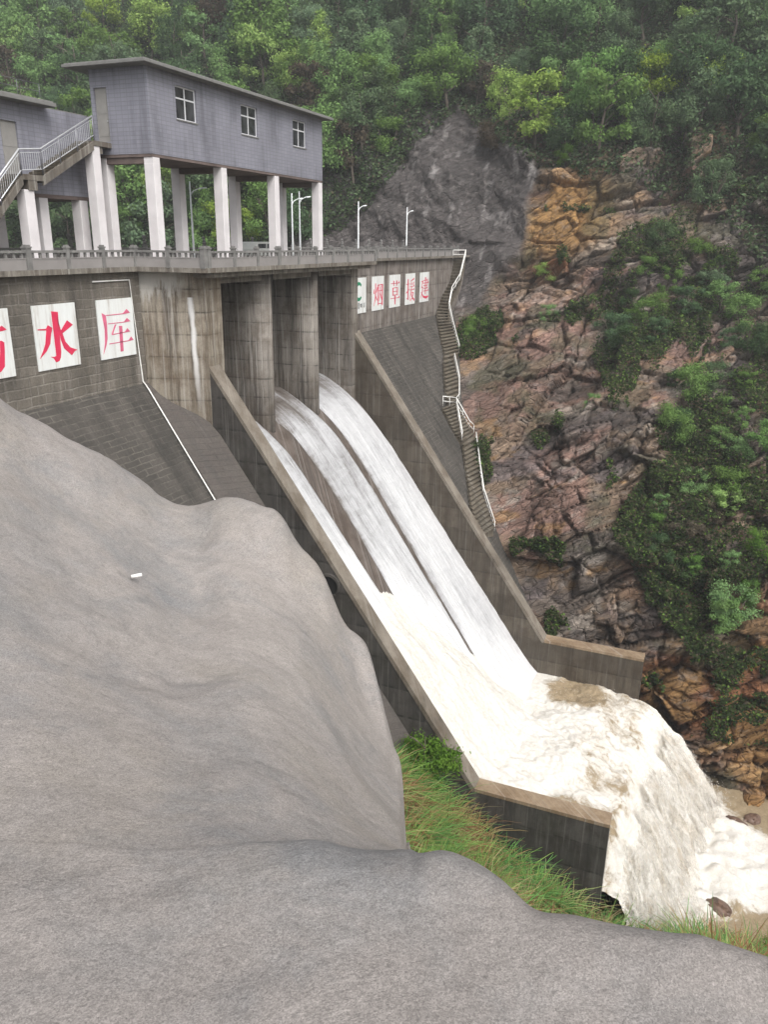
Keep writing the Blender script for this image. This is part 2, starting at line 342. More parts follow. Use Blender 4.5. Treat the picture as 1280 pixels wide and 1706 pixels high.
def leaf(name, a, b, trans=.35):
    k = NT(name); p = k.pos()
    rnd = k.n('ShaderNodeObjectInfo').outputs['Random']
    n = k.noise(p, 1.1, 3, .6)
    c = k.mix(k.ramp(n, [(.32, 0), (.68, 1)]), a, b)
    hsv = k.n('ShaderNodeHueSaturation', {'Color': c, 'Hue': k.math('MULTIPLY_ADD', rnd, .024, .488), 'Saturation': k.math('MULTIPLY_ADD', rnd, -.25, 1.05), 'Value': k.math('MULTIPLY_ADD', rnd, .5, .75)}).outputs[0]
    d = k.n('ShaderNodeBsdfDiffuse', {'Color': hsv}); t = k.n('ShaderNodeBsdfTranslucent', {'Color': hsv})
    m = k.n('ShaderNodeMixShader', {0: trans}); k.t.links.new(d.outputs[0], m.inputs[1]); k.t.links.new(t.outputs[0], m.inputs[2]); k.t.links.new(m.outputs[0], k.out.inputs[0])
    return k.m
M['l_yellow'] = leaf('yellow_green_leaves', (.2, .33, .05), (.33, .45, .09))
M['l_mid'] = leaf('mid_green_leaves', (.115, .225, .055), (.2, .33, .09))
M['l_dark'] = leaf('dark_green_leaves', (.05, .105, .042), (.10, .17, .063))
M['l_blue'] = leaf('grey_green_leaves', (.085, .155, .072), (.15, .215, .10))
M['l_brown'] = leaf('brownish_twigs_and_leaves', (.075, .06, .045), (.12, .095, .06))
M['l_bush'] = leaf('bright_bush_leaves', (.09, .21, .03), (.17, .31, .06))
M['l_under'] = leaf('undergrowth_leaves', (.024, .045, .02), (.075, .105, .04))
M['bark'] = plain('bark', (.09, .075, .06), .95, var=.3, scale=6)
M['boulder'] = plain('wet_brown_stone', (.12, .075, .055), .45, var=.35, scale=2.5)
M['rust'] = plain('rust_stain', (.3, .12, .06), .9, var=.3)
def grassmat():
    k = NT('reed_grass'); a = k.n('ShaderNodeVertexColor', layer_name='Col').outputs[0]
    d = k.n('ShaderNodeBsdfDiffuse', {'Color': a}); t = k.n('ShaderNodeBsdfTranslucent', {'Color': a})
    m = k.n('ShaderNodeMixShader', {0: .3}); k.t.links.new(d.outputs[0], m.inputs[1]); k.t.links.new(t.outputs[0], m.inputs[2]); k.t.links.new(m.outputs[0], k.out.inputs[0])
    return k.m
M['grass'] = grassmat()
def streammat():
    k = NT('sheet_of_white_water'); p = k.pos(); x, y, z = k.sep(p)
    fl = k.math('SUBTRACT', k.math('MULTIPLY', x, .58), k.math('MULTIPLY', z, .81))     # distance down the chute
    foam = k.n('ShaderNodeAttribute', attribute_name='foam').outputs['Fac']
    v = k.xyz(k.math('MULTIPLY', y, 2.6), k.math('MULTIPLY', fl, .28), .37)
    n1 = k.noise(v, 1.0, 7, .7, .5); n2 = k.noise(k.xyz(k.math('MULTIPLY', y, 8.0), k.math('MULTIPLY', fl, .9), 4.41), 1.0, 5, .75)
    wv = k.noise(k.xyz(k.math('MULTIPLY', y, .7), k.math('MULTIPLY', fl, 1.6), 8.43), 1.0, 5, .7, 1.0)
    f = k.math('ADD', k.math('MULTIPLY', n1, .4), k.math('ADD', k.math('MULTIPLY', n2, .35), k.math('MULTIPLY', wv, .25)))
    f = k.math('ADD', f, k.math('MULTIPLY_ADD', foam, .46, -.25))
    c = k.ramp(f, [(.26, (.075, .062, .052)), (.37, (.15, .135, .125)), (.46, (.29, .285, .29)), (.57, (.43, .43, .44)), (.76, (.58, .58, .585))])
    return k.principled(c, .55, k.bump(k.math('ADD', n1, n2), .5, .12), spec=.25)
M['stream'] = streammat()
def foammat():
    k = NT('churning_foam'); p = k.pos()
    mud = k.n('ShaderNodeAttribute', attribute_name='mud').outputs['Fac']
    n = k.noise(p, .9, 8, .7, .8); n2 = k.noise(p, 3.4, 6, .75, 1.0)
    c = k.ramp(n2, [(.3, (.55, .505, .435)), (.5, (.65, .62, .57)), (.7, (.73, .715, .69))])
    f = k.math('ADD', mud, k.math('ADD', k.math('MULTIPLY_ADD', n, 1.15, -.575), k.math('MULTIPLY_ADD', n2, .9, -.45)))
    c = k.mix(k.ramp(f, [(.34, 0), (.62, 1)]), c, k.ramp(n2, [(.3, (.2, .15, .09)), (.7, (.35, .275, .18))]))
    return k.principled(c, .6, k.bump(k.math('ADD', k.math('MULTIPLY', n2, .7), n), .6, .25), spec=.2)
M['foam'] = foammat()
def veilmat():
    k = NT('torn_white_water'); at = lambda n_: k.n('ShaderNodeAttribute', attribute_name=n_).outputs['Fac']
    fu, fv, cov = at('fu'), at('fv'), at('cover')
    wob = k.math('MULTIPLY', k.noise(k.xyz(k.math('MULTIPLY', fu, .5), k.math('MULTIPLY', fv, .35), .37), 1.0, 3), 1.6)
    n1 = k.noise(k.xyz(k.math('ADD', k.math('MULTIPLY', fu, 1.7), wob), k.math('MULTIPLY', fv, .42), 3.41), 1.0, 7, .72, .4)
    n2 = k.noise(k.xyz(k.math('ADD', k.math('MULTIPLY', fu, 4.2), wob), k.math('MULTIPLY', fv, 1.5), 7.43), 1.0, 6, .78, .6)
    f = k.math('ADD', cov, k.math('ADD', k.math('MULTIPLY', n1, .6), k.math('MULTIPLY', n2, .4)))
    al = k.ramp(f, [(.5, 0), (.68, 1)])
    c = k.ramp(n2, [(.3, (.58, .53, .455)), (.46, (.70, .67, .615)), (.66, (.78, .765, .74))])
    c = k.mix(k.ramp(k.noise(k.xyz(k.math('MULTIPLY', fu, .6), k.math('MULTIPLY', fv, .22), 5.37), 1.0, 5, .7), [(.5, 0), (.68, .7)]), c, (.52, .43, .31))
    d = k.n('ShaderNodeBsdfDiffuse', {'Color': c}); t = k.n('ShaderNodeBsdfTranslucent', {'Color': c}); tr = k.n('ShaderNodeBsdfTransparent')
    m = k.n('ShaderNodeMixShader', {0: .38}); k.t.links.new(d.outputs[0], m.inputs[1]); k.t.links.new(t.outputs[0], m.inputs[2])
    m2 = k.n('ShaderNodeMixShader', {0: al}); k.t.links.new(tr.outputs[0], m2.inputs[1]); k.t.links.new(m.outputs[0], m2.inputs[2]); k.t.links.new(m2.outputs[0], k.out.inputs[0])
    return k.m
M['veil'] = veilmat()
# ================================================================== DAM
Z0, KS = -6.7, 0.716
def slopeZ(x): return Z0 - x/KS
FX = np.array([-6, -2, .6, 3.2, 5.1, 9, 13, 16.6, 20, 21.8, 24, 29.3]); FZ = np.array([-8.9, -8.8, -9.3, -10.8, -12.8, -18.1, -23.6, -28.4, -33.1, -34.7, -35.1, -35.1])
def floorZ(x):
    # smoothed piecewise profile of the chute bed
    return sum(np.interp(x+d, FX, FZ) for d in (-.8, -.4, 0, .4, .8))/5
dam = thing('concrete_dam', 'tall grey brown concrete dam with three gate bays and a steep spillway chute', 'dam', (0, 13, -20))
MB().box(-7, -60, -6.95, 0, .3, -.27).build('wall', M['masonry'], dam)['label'] = 'dark block masonry upper wall left of the gate bays'
MB().box(-7, 23.36, -6.95, 0, 75, -.27).build('wall', M['concwall'], dam)['label'] = 'streaked upper wall right of the gate bays'
prof = [(-7, Z0), (0, Z0), (31, slopeZ(31)), (-7, slopeZ(31))]
for a, b, nm in ((-60, 1.75, 'left'), (24.05, 75, 'right')):
    MB().prism(prof, a, b, lambda p, q, t: (p, t, q)).build('sloping_face', M['slope'], dam)
# raised fillet between the sloping face and the chute wall
xs = np.linspace(0, 26, 40); V = []
for x in xs:
    rz = 2.45*float(sstep(0.0, 4.0, x)); y1 = min(.35+.4*x, 1.78)
    for t in np.linspace(0, 1, 5): V.append((x+.01, y1*t, slopeZ(x)+.02+rz*t))
link('fillet', mesh_np('fillet', V, grid_faces(40, 5)), M['fillet'], dam)
MB().prism([(-7, .36), (0, .36), (3.5, 1.76), (3.5, 3.4), (-7, 3.4)], -30, -.3, lambda p, q, t: (p, q, t)).build('abutment', M['abut'], dam)
MB().prism([(-7, 22.1), (3.5, 22.1), (3.5, 23.35), (-7, 23.35)], -30, -.3, lambda p, q, t: (p, q, t)).build('abutment', M['pier'], dam)
def pier(y0, y1):
    c, h = (y0+y1)/2, (y1-y0)/2
    pts = [(-7, y0)] + [(2.2+1.4*math.sin(a), c-h*math.cos(a)) for a in np.linspace(0, math.pi, 17)] + [(-7, y1)]
    b = MB(); b.prism(pts, -16, -.32, lambda p, q, t: (p, q, t)); 
    for i in range(3, len(b.sm)-1): b.sm[i] = True
    return b.build('pier', M['pier'], dam)
pier(8.3, 9.85); pier(15.2, 16.55)
for a, b in ((3.4, 8.32), (9.83, 15.22), (16.53, 22.1)):
    MB().box(2.95, a, -.98, 3.42, b, -.31).build('lintel_beam', M['deck'], dam)
    g = MB(); g.box(-2.6, a-.02, -8.1, -2.3, b+.02, -.3)
    for z in (-7, -5.6, -4.2, -2.8): g.box(-2.3, a+.02, z-.12, -2.05, b-.02, z+.12)
    g.build('gate', M['gate'], dam)
wallprof = [(3.45, -5.75), (21.2, -30.46), (29.4, -30.46), (29.4, -50), (3.45, -50)]
for y0, y1, inner, outer in ((1.78, 2.85, 'chutewall', 'chuteout'), (22.85, 23.95, 'chutewall', 'chuteout')):
    near = y0 < 10
    ym = y1-.12 if near else y1
    o = MB().prism(wallprof, y0, y1, lambda p, q, t: (p, t, q)).build('chute_wall', M['chuteout' if near else 'chutewall'], dam)
    cop = [(3.40, -5.57), (21.26, -30.43), (21.26, -30.6), (21.1, -30.7), (3.40, -5.9)]
    MB().prism(cop, y0-.03, y1+.03, lambda p, q, t: (p, t, q)).build('coping', M['coping'], dam)
    MB().box(21.262, y0-.033, -30.63, 29.43, y1+.033, -30.405).build('coping', M['endcoping'], dam)
# chute bed, stilling basin and end sill
xs = np.linspace(-6, 29.3, 110); ys = np.linspace(2.8, 22.9, 6)
V = [(x, y, floorZ(x)) for x in xs for y in ys]
link('chute_bed', mesh_np('bed', V, grid_faces(110, 6), True), M['floor'], dam)
MB().box(24, 2.84, -50, 29.28, 22.86, -35.2).build('end_sill', M['chuteout'], dam)
# crest slab, with the deeper bridge bay over the gates
MB().prism([(-7.3, -60), (.45, -60), (.45, -.3), (4.75, .2), (4.75, 24.45), (.45, 24.5), (.45, 76), (-7.3, 76)], -.26, 0, lambda p, q, t: (p, q, t)).build('deck', M['deck'], dam)
MB().prism([(3.48, .75), (4.4, .95), (4.4, 23.95), (3.48, 23.95)], -.55, -.262, lambda p, q, t: (p, q, t)).build('deck_beam', M['deck'], dam)
# round drain opening in the outer face of the chute wall
b = MB(); n = 28; k = []
dr = thing('drain_outlet', 'round black drain opening in the dark outer chute wall beside the grey mound', 'drain', (11.36, 1.6, -18.5))
ring = MB()
for r0, r1, ya, yb in ((.62, .78, 1.62, 1.8),):
    pts = [(math.cos(2*math.pi*i/n), math.sin(2*math.pi*i/n)) for i in range(n)]
    for i in range(n):
        (c0, s0), (c1, s1) = pts[i], pts[(i+1) % n]
        P = lambda c, s, r, y: (11.36+c*r, y, -18.5+s*r)
        ring.hexa([P(c0, s0, r0, ya), P(c1, s1, r0, ya), P(c1, s1, r1, ya), P(c0, s0, r1, ya), P(c0, s0, r0, yb), P(c1, s1, r0, yb), P(c1, s1, r1, yb), P(c0, s0, r1, yb)])
ring.build('rim', M['chuteout'], dr)
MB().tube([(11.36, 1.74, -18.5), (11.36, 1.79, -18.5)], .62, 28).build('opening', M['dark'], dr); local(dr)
local(dam)

# white drain pipe down the face
pts = [(.06, -3.55, -.72), (.06, -.62, -.72), (.06, -.12, -6.55), (.16, -.05, -6.75)] + [(x+.1, -.05-.07*x, slopeZ(x)+.08) for x in np.linspace(.3, 9, 8)]
tag(MB().tube(pts, .043, 8).build('drain_pipe', M['whitepipe']), 'thin white pipe running down the left wall and the sloping dam face', 'pipe')

# ------------------------------------------------------------------ character boards
def poly_mesh(polys, Y0, Wd, Zt, Ht, x0, x1):
    b = MB()
    for pl in polys:
        b.prism([(Y0+u*Wd, Zt-v*Ht) for u, v in pl], x0, x1, lambda p, q, t: (t, p, q))
    return b
def stroke(*pts):
    """pts: (u, v, width) along the pen; a flat polygon"""
    L, Rr = [], []
    for i, (u, v, wd) in enumerate(pts):
        a = pts[max(i-1, 0)]; c = pts[min(i+1, len(pts)-1)]
        dx, dy = c[0]-a[0], (c[1]-a[1])*1.1; l = math.hypot(dx, dy) or 1
        nx, ny = -dy/l, dx/l; L.append((u+nx*wd/2, v+ny*wd/2*.91)); Rr.append((u-nx*wd/2, v-ny*wd/2*.91))
    return L+Rr[::-1]
def hs_(u0, u1, v, wd=.022, slope=0):      # thin horizontal with the triangular end of the Song hand
    return [stroke((u0, v, wd), (u1, v-slope, wd)), [(u1-.1, v-slope-wd*.4), (u1-.03, v-slope-.06), (u1+.03, v-slope+wd*.4)]]
def vs_(u, v0, v1, wd=.07): return [[(u-wd*.75, v0), (u+wd*.6, v0+.012), (u+wd*.5, v1), (u-wd*.5, v1-.004)]]
SHUI = [[(.421, .105), (.575, .124), (.549, .75), (.523, .838), (.48, .888), (.403, .901), (.358, .834), (.286, .799), (.376, .811), (.423, .8), (.423, .737)],
        [(.07, .355), (.259, .361), (.309, .309), (.408, .361), (.364, .446), (.314, .601), (.214, .706), (.039, .811), (.14, .69), (.204, .59), (.262, .388), (.067, .369)],
        [(.592, .42), (.77, .267), (.901, .348), (.625, .464)],
        [(.542, .193), (.6, .42), (.632, .47), (.675, .599), (.779, .7), (.951, .757), (.877, .771), (.795, .831), (.627, .704), (.57, .553)]]
KU = [[(.11, .213), (.217, .261), (.226, .415), (.207, .645), (.161, .757), (.054, .912), (.125, .715), (.15, .486)],
      [(.225, .254), (.7, .255), (.815, .188), (.91, .257), (.734, .271), (.229, .268)],
      [(.26, .398), (.71, .401), (.804, .34), (.9, .406), (.707, .415), (.258, .411)],
      [(.44, .43), (.49, .43), (.37, .58), (.33, .6), (.33, .58)],
      [(.34, .585), (.711, .576), (.795, .518), (.864, .584), (.709, .59), (.34, .602)],
      [(.243, .738), (.8, .732), (.879, .672), (.946, .738), (.797, .748), (.24, .753)],
      [(.554, .461), (.648, .468), (.624, .907), (.538, .908)]]
FANG = [[(.3, .31), (.7, .307), (.838, .24), (.93, .305), (.834, .318), (.3, .32)], [(.6, .457), (.796, .455), (.846, .484), (.83, .62), (.79, .834), (.69, .907), (.6, .838), (.673, .81), (.74, .6), (.755, .475), (.6, .47)],
        [(.53, .13), (.6, .15), (.66, .24), (.6, .28)], [(.53, .32), (.6, .32), (.57, .6), (.4, .9), (.34, .92), (.49, .6)], vs_(.2, .2, .7)[0], [(.05, .4), (.32, .37), (.32, .39), (.05, .42)]]
YAN = [stroke((.13, .37, .03), (.15, .5, .09)), stroke((.44, .32, .05), (.33, .47, .03)), stroke((.27, .2, .07), (.28, .5, .07), (.23, .7, .05), (.12, .86, .015)), stroke((.28, .56, .03), (.4, .7, .07))] + \
      vs_(.5, .24, .86, .06) + vs_(.87, .24, .88, .075) + [stroke((.48, .26, .03), (.9, .25, .03)), stroke((.5, .81, .025), (.87, .81, .025)), stroke((.55, .43, .022), (.82, .42, .022)), stroke((.69, .3, .055), (.68, .48, .055), (.56, .73, .02)), stroke((.69, .5, .03), (.82, .7, .07))]
CAO = hs_(.1, .9, .26) + vs_(.36, .17, .34, .06) + vs_(.64, .17, .34, .06) + vs_(.29, .39, .64, .06) + vs_(.72, .39, .64, .065) + \
      [stroke((.29, .4, .025), (.74, .4, .025)), stroke((.3, .51, .022), (.72, .51, .022)), stroke((.3, .62, .022), (.72, .62, .022))] + hs_(.06, .92, .72) + vs_(.51, .63, .92, .075)
YUAN = [stroke((.08, .34, .022), (.4, .33, .022))] + vs_(.26, .17, .84, .075) + [stroke((.27, .82, .06), (.14, .79, .02)), stroke((.07, .62, .05), (.4, .5, .02)), stroke((.88, .17, .06), (.5, .25, .02)), stroke((.53, .29, .03), (.57, .37, .06)), stroke((.67, .28, .03), (.7, .36, .06)), stroke((.86, .28, .06), (.77, .38, .02))] + \
      hs_(.48, .9, .42) + hs_(.46, .9, .53) + [stroke((.63, .43, .06), (.58, .64, .05), (.44, .88, .015)), stroke((.58, .63, .025), (.82, .63, .03)), stroke((.84, .62, .06), (.72, .79, .05), (.5, .9, .015)), stroke((.6, .66, .03), (.75, .8, .06), (.94, .88, .09))]
JIAN = hs_(.36, .84, .27) + hs_(.3, .94, .36) + [stroke((.36, .45, .022), (.82, .45, .022))] + vs_(.81, .26, .46, .05) + hs_(.38, .84, .54) + hs_(.34, .92, .63) + vs_(.6, .16, .74, .07) + \
       [stroke((.1, .31, .022), (.32, .29, .03)), stroke((.32, .28, .05), (.15, .5, .03)), stroke((.14, .51, .022), (.31, .49, .03)), stroke((.31, .48, .06), (.24, .68, .05), (.07, .87, .015)), stroke((.13, .66, .03), (.38, .82, .07), (.7, .86, .1), (.95, .83, .06))]
ZT, HT, WB = -1.69, 3.2, 2.91
def sign_board(y, label, polys, mat, name='character'):
    t = thing('sign_board', label, 'sign', (0, y+WB/2, ZT-HT), 'white boards fixed on the upper dam wall')
    MB().box(.0, y, ZT-HT, .07, y+WB, ZT).build('panel', M['board'], t)
    if polys: poly_mesh(polys, y, WB, ZT, HT, .068, .082).build(name, mat, t)
    return t
local(sign_board(-12.35, 'white board cut by the left edge of the photo with part of a red character', FANG, M['red']))
local(sign_board(-7.96, 'white board with the clean red character 水 for water, left of the pipe', SHUI, M['red']))
local(sign_board(-3.43, 'white board with the washed-out red character 库, right beside the white pipe', KU, M['faded']))
cb = sign_board(30.0, 'white board with a green letter C, partly hidden by the right abutment', None, None)
b = MB(); cy, cz, ry, rz = 30+WB*.42, ZT-HT*.38, .84, .86
an = np.linspace(R_(42), R_(318), 30)
for a0, a1 in zip(an[:-1], an[1:]):
    t0, t1 = [.2+.2*abs(math.sin(a/2)) for a in (a0, a1)]
    q = [(cy+ry*math.cos(a)*f, cz+rz*math.sin(a)*f) for a, f in ((a0, 1.0), (a1, 1.0), (a1, 1-t1), (a0, 1-t0))]
    b.prism(q, .068, .082, lambda p, q_, t: (t, p, q_))
b.build('letter', M['green'], cb)
def small(chars, y, wd, z, h):
    b = MB()
    for i, pl in enumerate(chars): 
        for s in pl: b.prism([(y+i*wd*1.12+u*wd, z-v*h) for u, v in s], .068, .08, lambda p, q, t: (t, p, q))
    return b
ZHONG = vs_(.5, .1, .95, .12) + vs_(.16, .3, .62, .1) + vs_(.84, .3, .62, .1) + [stroke((.16, .32, .07), (.84, .32, .07)), stroke((.16, .6, .07), (.84, .6, .07))]
GUO = vs_(.12, .1, .95, .1) + vs_(.88, .1, .95, .1) + [stroke((.12, .12, .07), (.88, .12, .07)), stroke((.12, .92, .07), (.88, .92, .07)), stroke((.3, .3, .06), (.7, .3, .06)), stroke((.3, .5, .06), (.7, .5, .06)), stroke((.25, .75, .06), (.75, .75, .06))] + vs_(.5, .28, .76, .08)
small([ZHONG, GUO, YAN, CAO], 30.12, .6, ZT-HT*.68, .62).build('lettering', M['black'], cb); local(cb)
for y, l, pl in ((34.42, 'white board with the red character 烟, first of the four right of the letter board', YAN), (38.92, 'white board with the red character 草, second of the four right of the letter board', CAO),
                 (43.39, 'white board with the red character 援, third of the four right of the letter board', YUAN), (47.92, 'white board with the red character 建, farthest right of all the boards', JIAN)):
    local(sign_board(y, l, pl, M['red']))

# ------------------------------------------------------------------ stone balustrades
def balustrade(label, path, posts, spacing=2.55, finial=False):
    """path: list of (x, y); posts every ~spacing along it"""
    t = thing('stone_balustrade', label, 'railing', (path[0][0], path[0][1], 0))
    P = []
    for (x0, y0), (x1, y1) in zip(path[:-1], path[1:]):
        n = max(1, round(math.hypot(x1-x0, y1-y0)/spacing))
        for i in range(n): P.append((x0+(x1-x0)*i/n, y0+(y1-y0)*i/n))
    P.append(path[-1])
    for i, (x, y) in enumerate(P):
        big = (x, y) in path or i % 7 == 3
        h = .15 if big else .115; b = MB(); b.box(x-h, y-h, -.02, x+h, y+h, 1.0); b.box(x-h-.03, y-h-.03, 1.0, x+h+.03, y+h+.03, 1.08); b.box(x-h+.02, y-h+.02, 1.08, x+h-.02, y+h-.02, 1.16)
        o = b.build('post', M['stonerail'], t)
        if finial:
            f = MB(); f.tube([(x, y, 1.15), (x, y, 1.28), (x, y-.02, 1.42), (x, y-.05, 1.52)], [.13, .16, .12, .08], 8); f.tube([(x, y-.22, 1.6), (x, y-.1, 1.62), (x, y+.1, 1.6)], [.06, .13, .08], 8); f.build('carved_finial', M['stonerail'], t)
    seg = list(zip(P[:-1], P[1:]))
    hr = MB(); pn = MB(); bl = MB()
    for (x0, y0), (x1, y1) in seg:
        dx, dy = x1-x0, y1-y0; l = math.hypot(dx, dy); ux, uy = dx/l, dy/l; nx, ny = -uy, ux
        def bar(m, a, b_, hw, z0, z1):
            q = [(x0+ux*s+nx*w_, y0+uy*s+ny*w_) for s, w_ in ((a, -hw), (b_, -hw), (b_, hw), (a, hw))]
            m.hexa([(*p, z0) for p in q]+[(*p, z1) for p in q])
        bar(hr, .1, l-.1, .09, .78, .9); bar(pn, .1, l-.1, .05, 0, .5); bar(pn, .1, l-.1, .07, .5, .55)
        n = 5
        for i in range(n):
            c = .1+(l-.2)*(i+.5)/n
            if len(seg)*n <= 100: b1_ = MB(); bar(b1_, c-.07, c+.07, .04, .552, .778); b1_.build('baluster', M['stonerail'], t)
            else: bar(bl, c-.07, c+.07, .04, .552, .778)
    hr.build('handrail', M['stonerail'], t); pn.build('lower_panel', M['stonepanel'], t)
    if bl.v: bl.build('balusters', M['stonerail'], t)['kind'] = 'stuff'
    return local(t)
balustrade('grey stone balustrade on the crest left of the gate bays, above the 水 board', [(.28, -34), (.28, -.25), (4.55, .3)], 13)
balustrade('grey stone balustrade on the bridge edge above the three gate bays', [(4.58, .62), (4.58, 24.25)], 10)
balustrade('grey stone balustrade on the far crest above the 烟 board', [(.28, 24.75), (.28, 60.6)], 14)
balustrade('stone balustrade with carved finials on the far side of the crest road', [(-6.9, -30), (-6.9, 60.5)], 30, 3.6, True)

# ================================================================== GATE HOUSE
gh = thing('gatehouse', 'long grey tiled gatehouse with three windows raised on tall white columns', 'building', (-1.7, 12.7, 0))
X0, X1, Y0, Y1, ZB, ZR = -3.7, .3, 2.0, 23.5, 6.08, 10.52
wins = [(4.53, 6.6), (11.6, 13.68), (18.7, 20.78)]; WZ0, WZ1 = 8.17, 9.97
wb = MB(); T = .24
wb.box(X1-T, Y0, ZB, X1, Y1, WZ0); wb.box(X1-T, Y0, WZ1, X1, Y1, ZR)
ed = [Y0]+[q for w_ in wins for q in w_]+[Y1]
for i in range(0, len(ed), 2): wb.box(X1-T, ed[i], WZ0, X1, ed[i+1], WZ1)
DX0, DX1, DZ0, DZ1 = -3.45, -2.55, 6.75, 9.58
wb.box(X0, Y0, ZB, DX0, Y0+T, ZR); wb.box(DX1, Y0, ZB, X1-T, Y0+T, ZR); wb.box(DX0, Y0, DZ1, DX1, Y0+T, ZR); wb.box(DX0, Y0, ZB, DX1, Y0+T, DZ0)
wb.box(X0, Y0+T, ZB, X0+T, Y1, ZR); wb.box(X0+T, Y1-T, ZB, X1-T, Y1, ZR)
wb.build('wall', M['tile'], gh)
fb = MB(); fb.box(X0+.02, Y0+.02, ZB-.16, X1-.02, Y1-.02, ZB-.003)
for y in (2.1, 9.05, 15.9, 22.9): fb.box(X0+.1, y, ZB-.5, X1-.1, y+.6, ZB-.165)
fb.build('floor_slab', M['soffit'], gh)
rb = MB(); rb.box(-4.75, 1.05, ZR, .98, 24.25, ZR+.16); rb.box(-4.65, 1.15, ZR+.16, .88, 24.15, ZR+.22); rb.build('roof', M['roof'], gh, .02)
for y0, y1 in wins:
    f = MB(); x0, x1 = X1-.17, X1-.11; tz = WZ0+(WZ1-WZ0)*.64; ym = (y0+y1)/2
    for (a, b_, c, d_) in ((y0, WZ0, y0+.07, WZ1), (y1-.07, WZ0, y1, WZ1), (y0+.07, WZ0, y1-.07, WZ0+.07), (y0+.07, WZ1-.07, y1-.07, WZ1), (y0+.07, tz-.04, y1-.07, tz+.04), (ym-.04, WZ0+.07, ym+.04, tz-.04), (ym-.04, tz+.04, ym+.04, WZ1-.07)):
        f.box(x0, a, b_, x1, c, d_)
    wn = f.build('window', M['frame'], gh)
    MB().box(X1-.15, y0+.01, WZ0+.01, X1-.14, y1-.01, WZ1-.01).build('pane', M['glass'], wn)
    MB().box(X1-.105, y0-.04, WZ0-.07, X1+.05, y1+.04, WZ0-.002).build('sill', M['roof'], wn)
d = MB(); d.box(DX0, Y0+.1, DZ0, DX1, Y0+.15, DZ1); d.box(DX0+.12, Y0+.085, DZ0+.3, DX1-.12, Y0+.1, DZ0+1.25); d.box(DX0+.12, Y0+.085, DZ0+1.5, DX1-.12, Y0+.1, DZ1-.2)
dd = d.build('door', M['door'], gh)
MB().tube([(DX1-.12, Y0+.03, DZ0+1.1), (DX1-.12, Y0+.09, DZ0+1.1)], .03).build('handle', M['steel'], dd)
for x in (X1-.66, X0+.02):
    for y in (2.05, 9.0, 15.85, 22.86):
        MB().box(x, y, -.01, x+.64, y+.64, ZB-.5 if x < 0 else ZB-.5).build('column', M['white'], gh, .02)
        if True: MB().box(x+.01, y+.01, ZB-.5, x+.63, y+.63, ZB-.17).build('column_head', M['white'], gh)
local(gh)
# lower wing
lw = thing('lower_gatehouse', 'lower grey tiled building behind the outside staircase at the left edge', 'building', (-6, -6, 0))
LX, LZ0, LZ1 = -3.95, 3.75, 8.1
b = MB(); T = .24; dy0, dy1, dz0, dz1 = -4.6, -3.5, 4.5, 7.17
b.box(LX-T, -14, LZ0, LX, dy0, LZ1); b.box(LX-T, dy1, LZ0, LX, 1.98, LZ1); b.box(LX-T, dy0, dz1, LX, dy1, LZ1); b.box(LX-T, dy0, LZ0, LX, dy1, dz0)
b.box(-8, -14, LZ0, -8+T, 1.98, LZ1); b.box(-8+T, -14, LZ0, LX-T, -14+T, LZ1); b.box(-8+T, 1.74, LZ0, LX-T, 1.98, LZ1)
b.build('wall', M['tile'], lw)
MB().box(-7.98, -13.98, LZ0-.2, LX-.02, 1.96, LZ0-.003).build('floor_slab', M['soffit'], lw)
rb = MB(); rb.box(-8.6, -14.6, LZ1, -3.1, -1.4, LZ1+.2); rb.box(-8.5, -14.5, LZ1+.2, -3.2, -1.5, LZ1+.27); rb.build('roof', M['roof'], lw, .02)
rb = MB(); rb.box(-8.05, -1.39, LZ1+.002, LX-.05, 1.95, LZ1+.06); rb.build('wall_coping', M['roof'], lw)
d = MB(); d.box(LX-.16, dy0, dz0, LX-.11, dy1, dz1); d.box(LX-.11, dy0+.12, dz0+.3, LX-.095, dy1-.12, dz0+1.2); d.box(LX-.11, dy0+.12, dz0+1.45, LX-.095, dy1-.12, dz1-.2); dd = d.build('door', M['door'], lw)
MB().tube([(LX-.02, dy1-.15, dz0+1.05), (LX-.1, dy1-.15, dz0+1.05)], .03).build('handle', M['steel'], dd)
for x in (-4.6, -7.9):
    for y in (-13.5, -7.4, -2.55, .55): MB().box(x, y, -.01, x+.64, y+.64, LZ0-.2).build('column', M['white'], lw, .02)
rl = MB()
for z in (8.75, 9.1): rl.tube([(-8.3, -14.2, z), (-3.4, -14.2, z)], .014, 6); rl.tube([(-3.4, -14.2, z), (-3.4, -2.2, z)], .014, 6)
for y in np.arange(-14.2, -2, 1.5): rl.tube([(-3.4, y, 8.35), (-3.4, y, 9.1)], .014, 6)
rl.build('roof_rail', M['railgrey'], lw); local(lw)
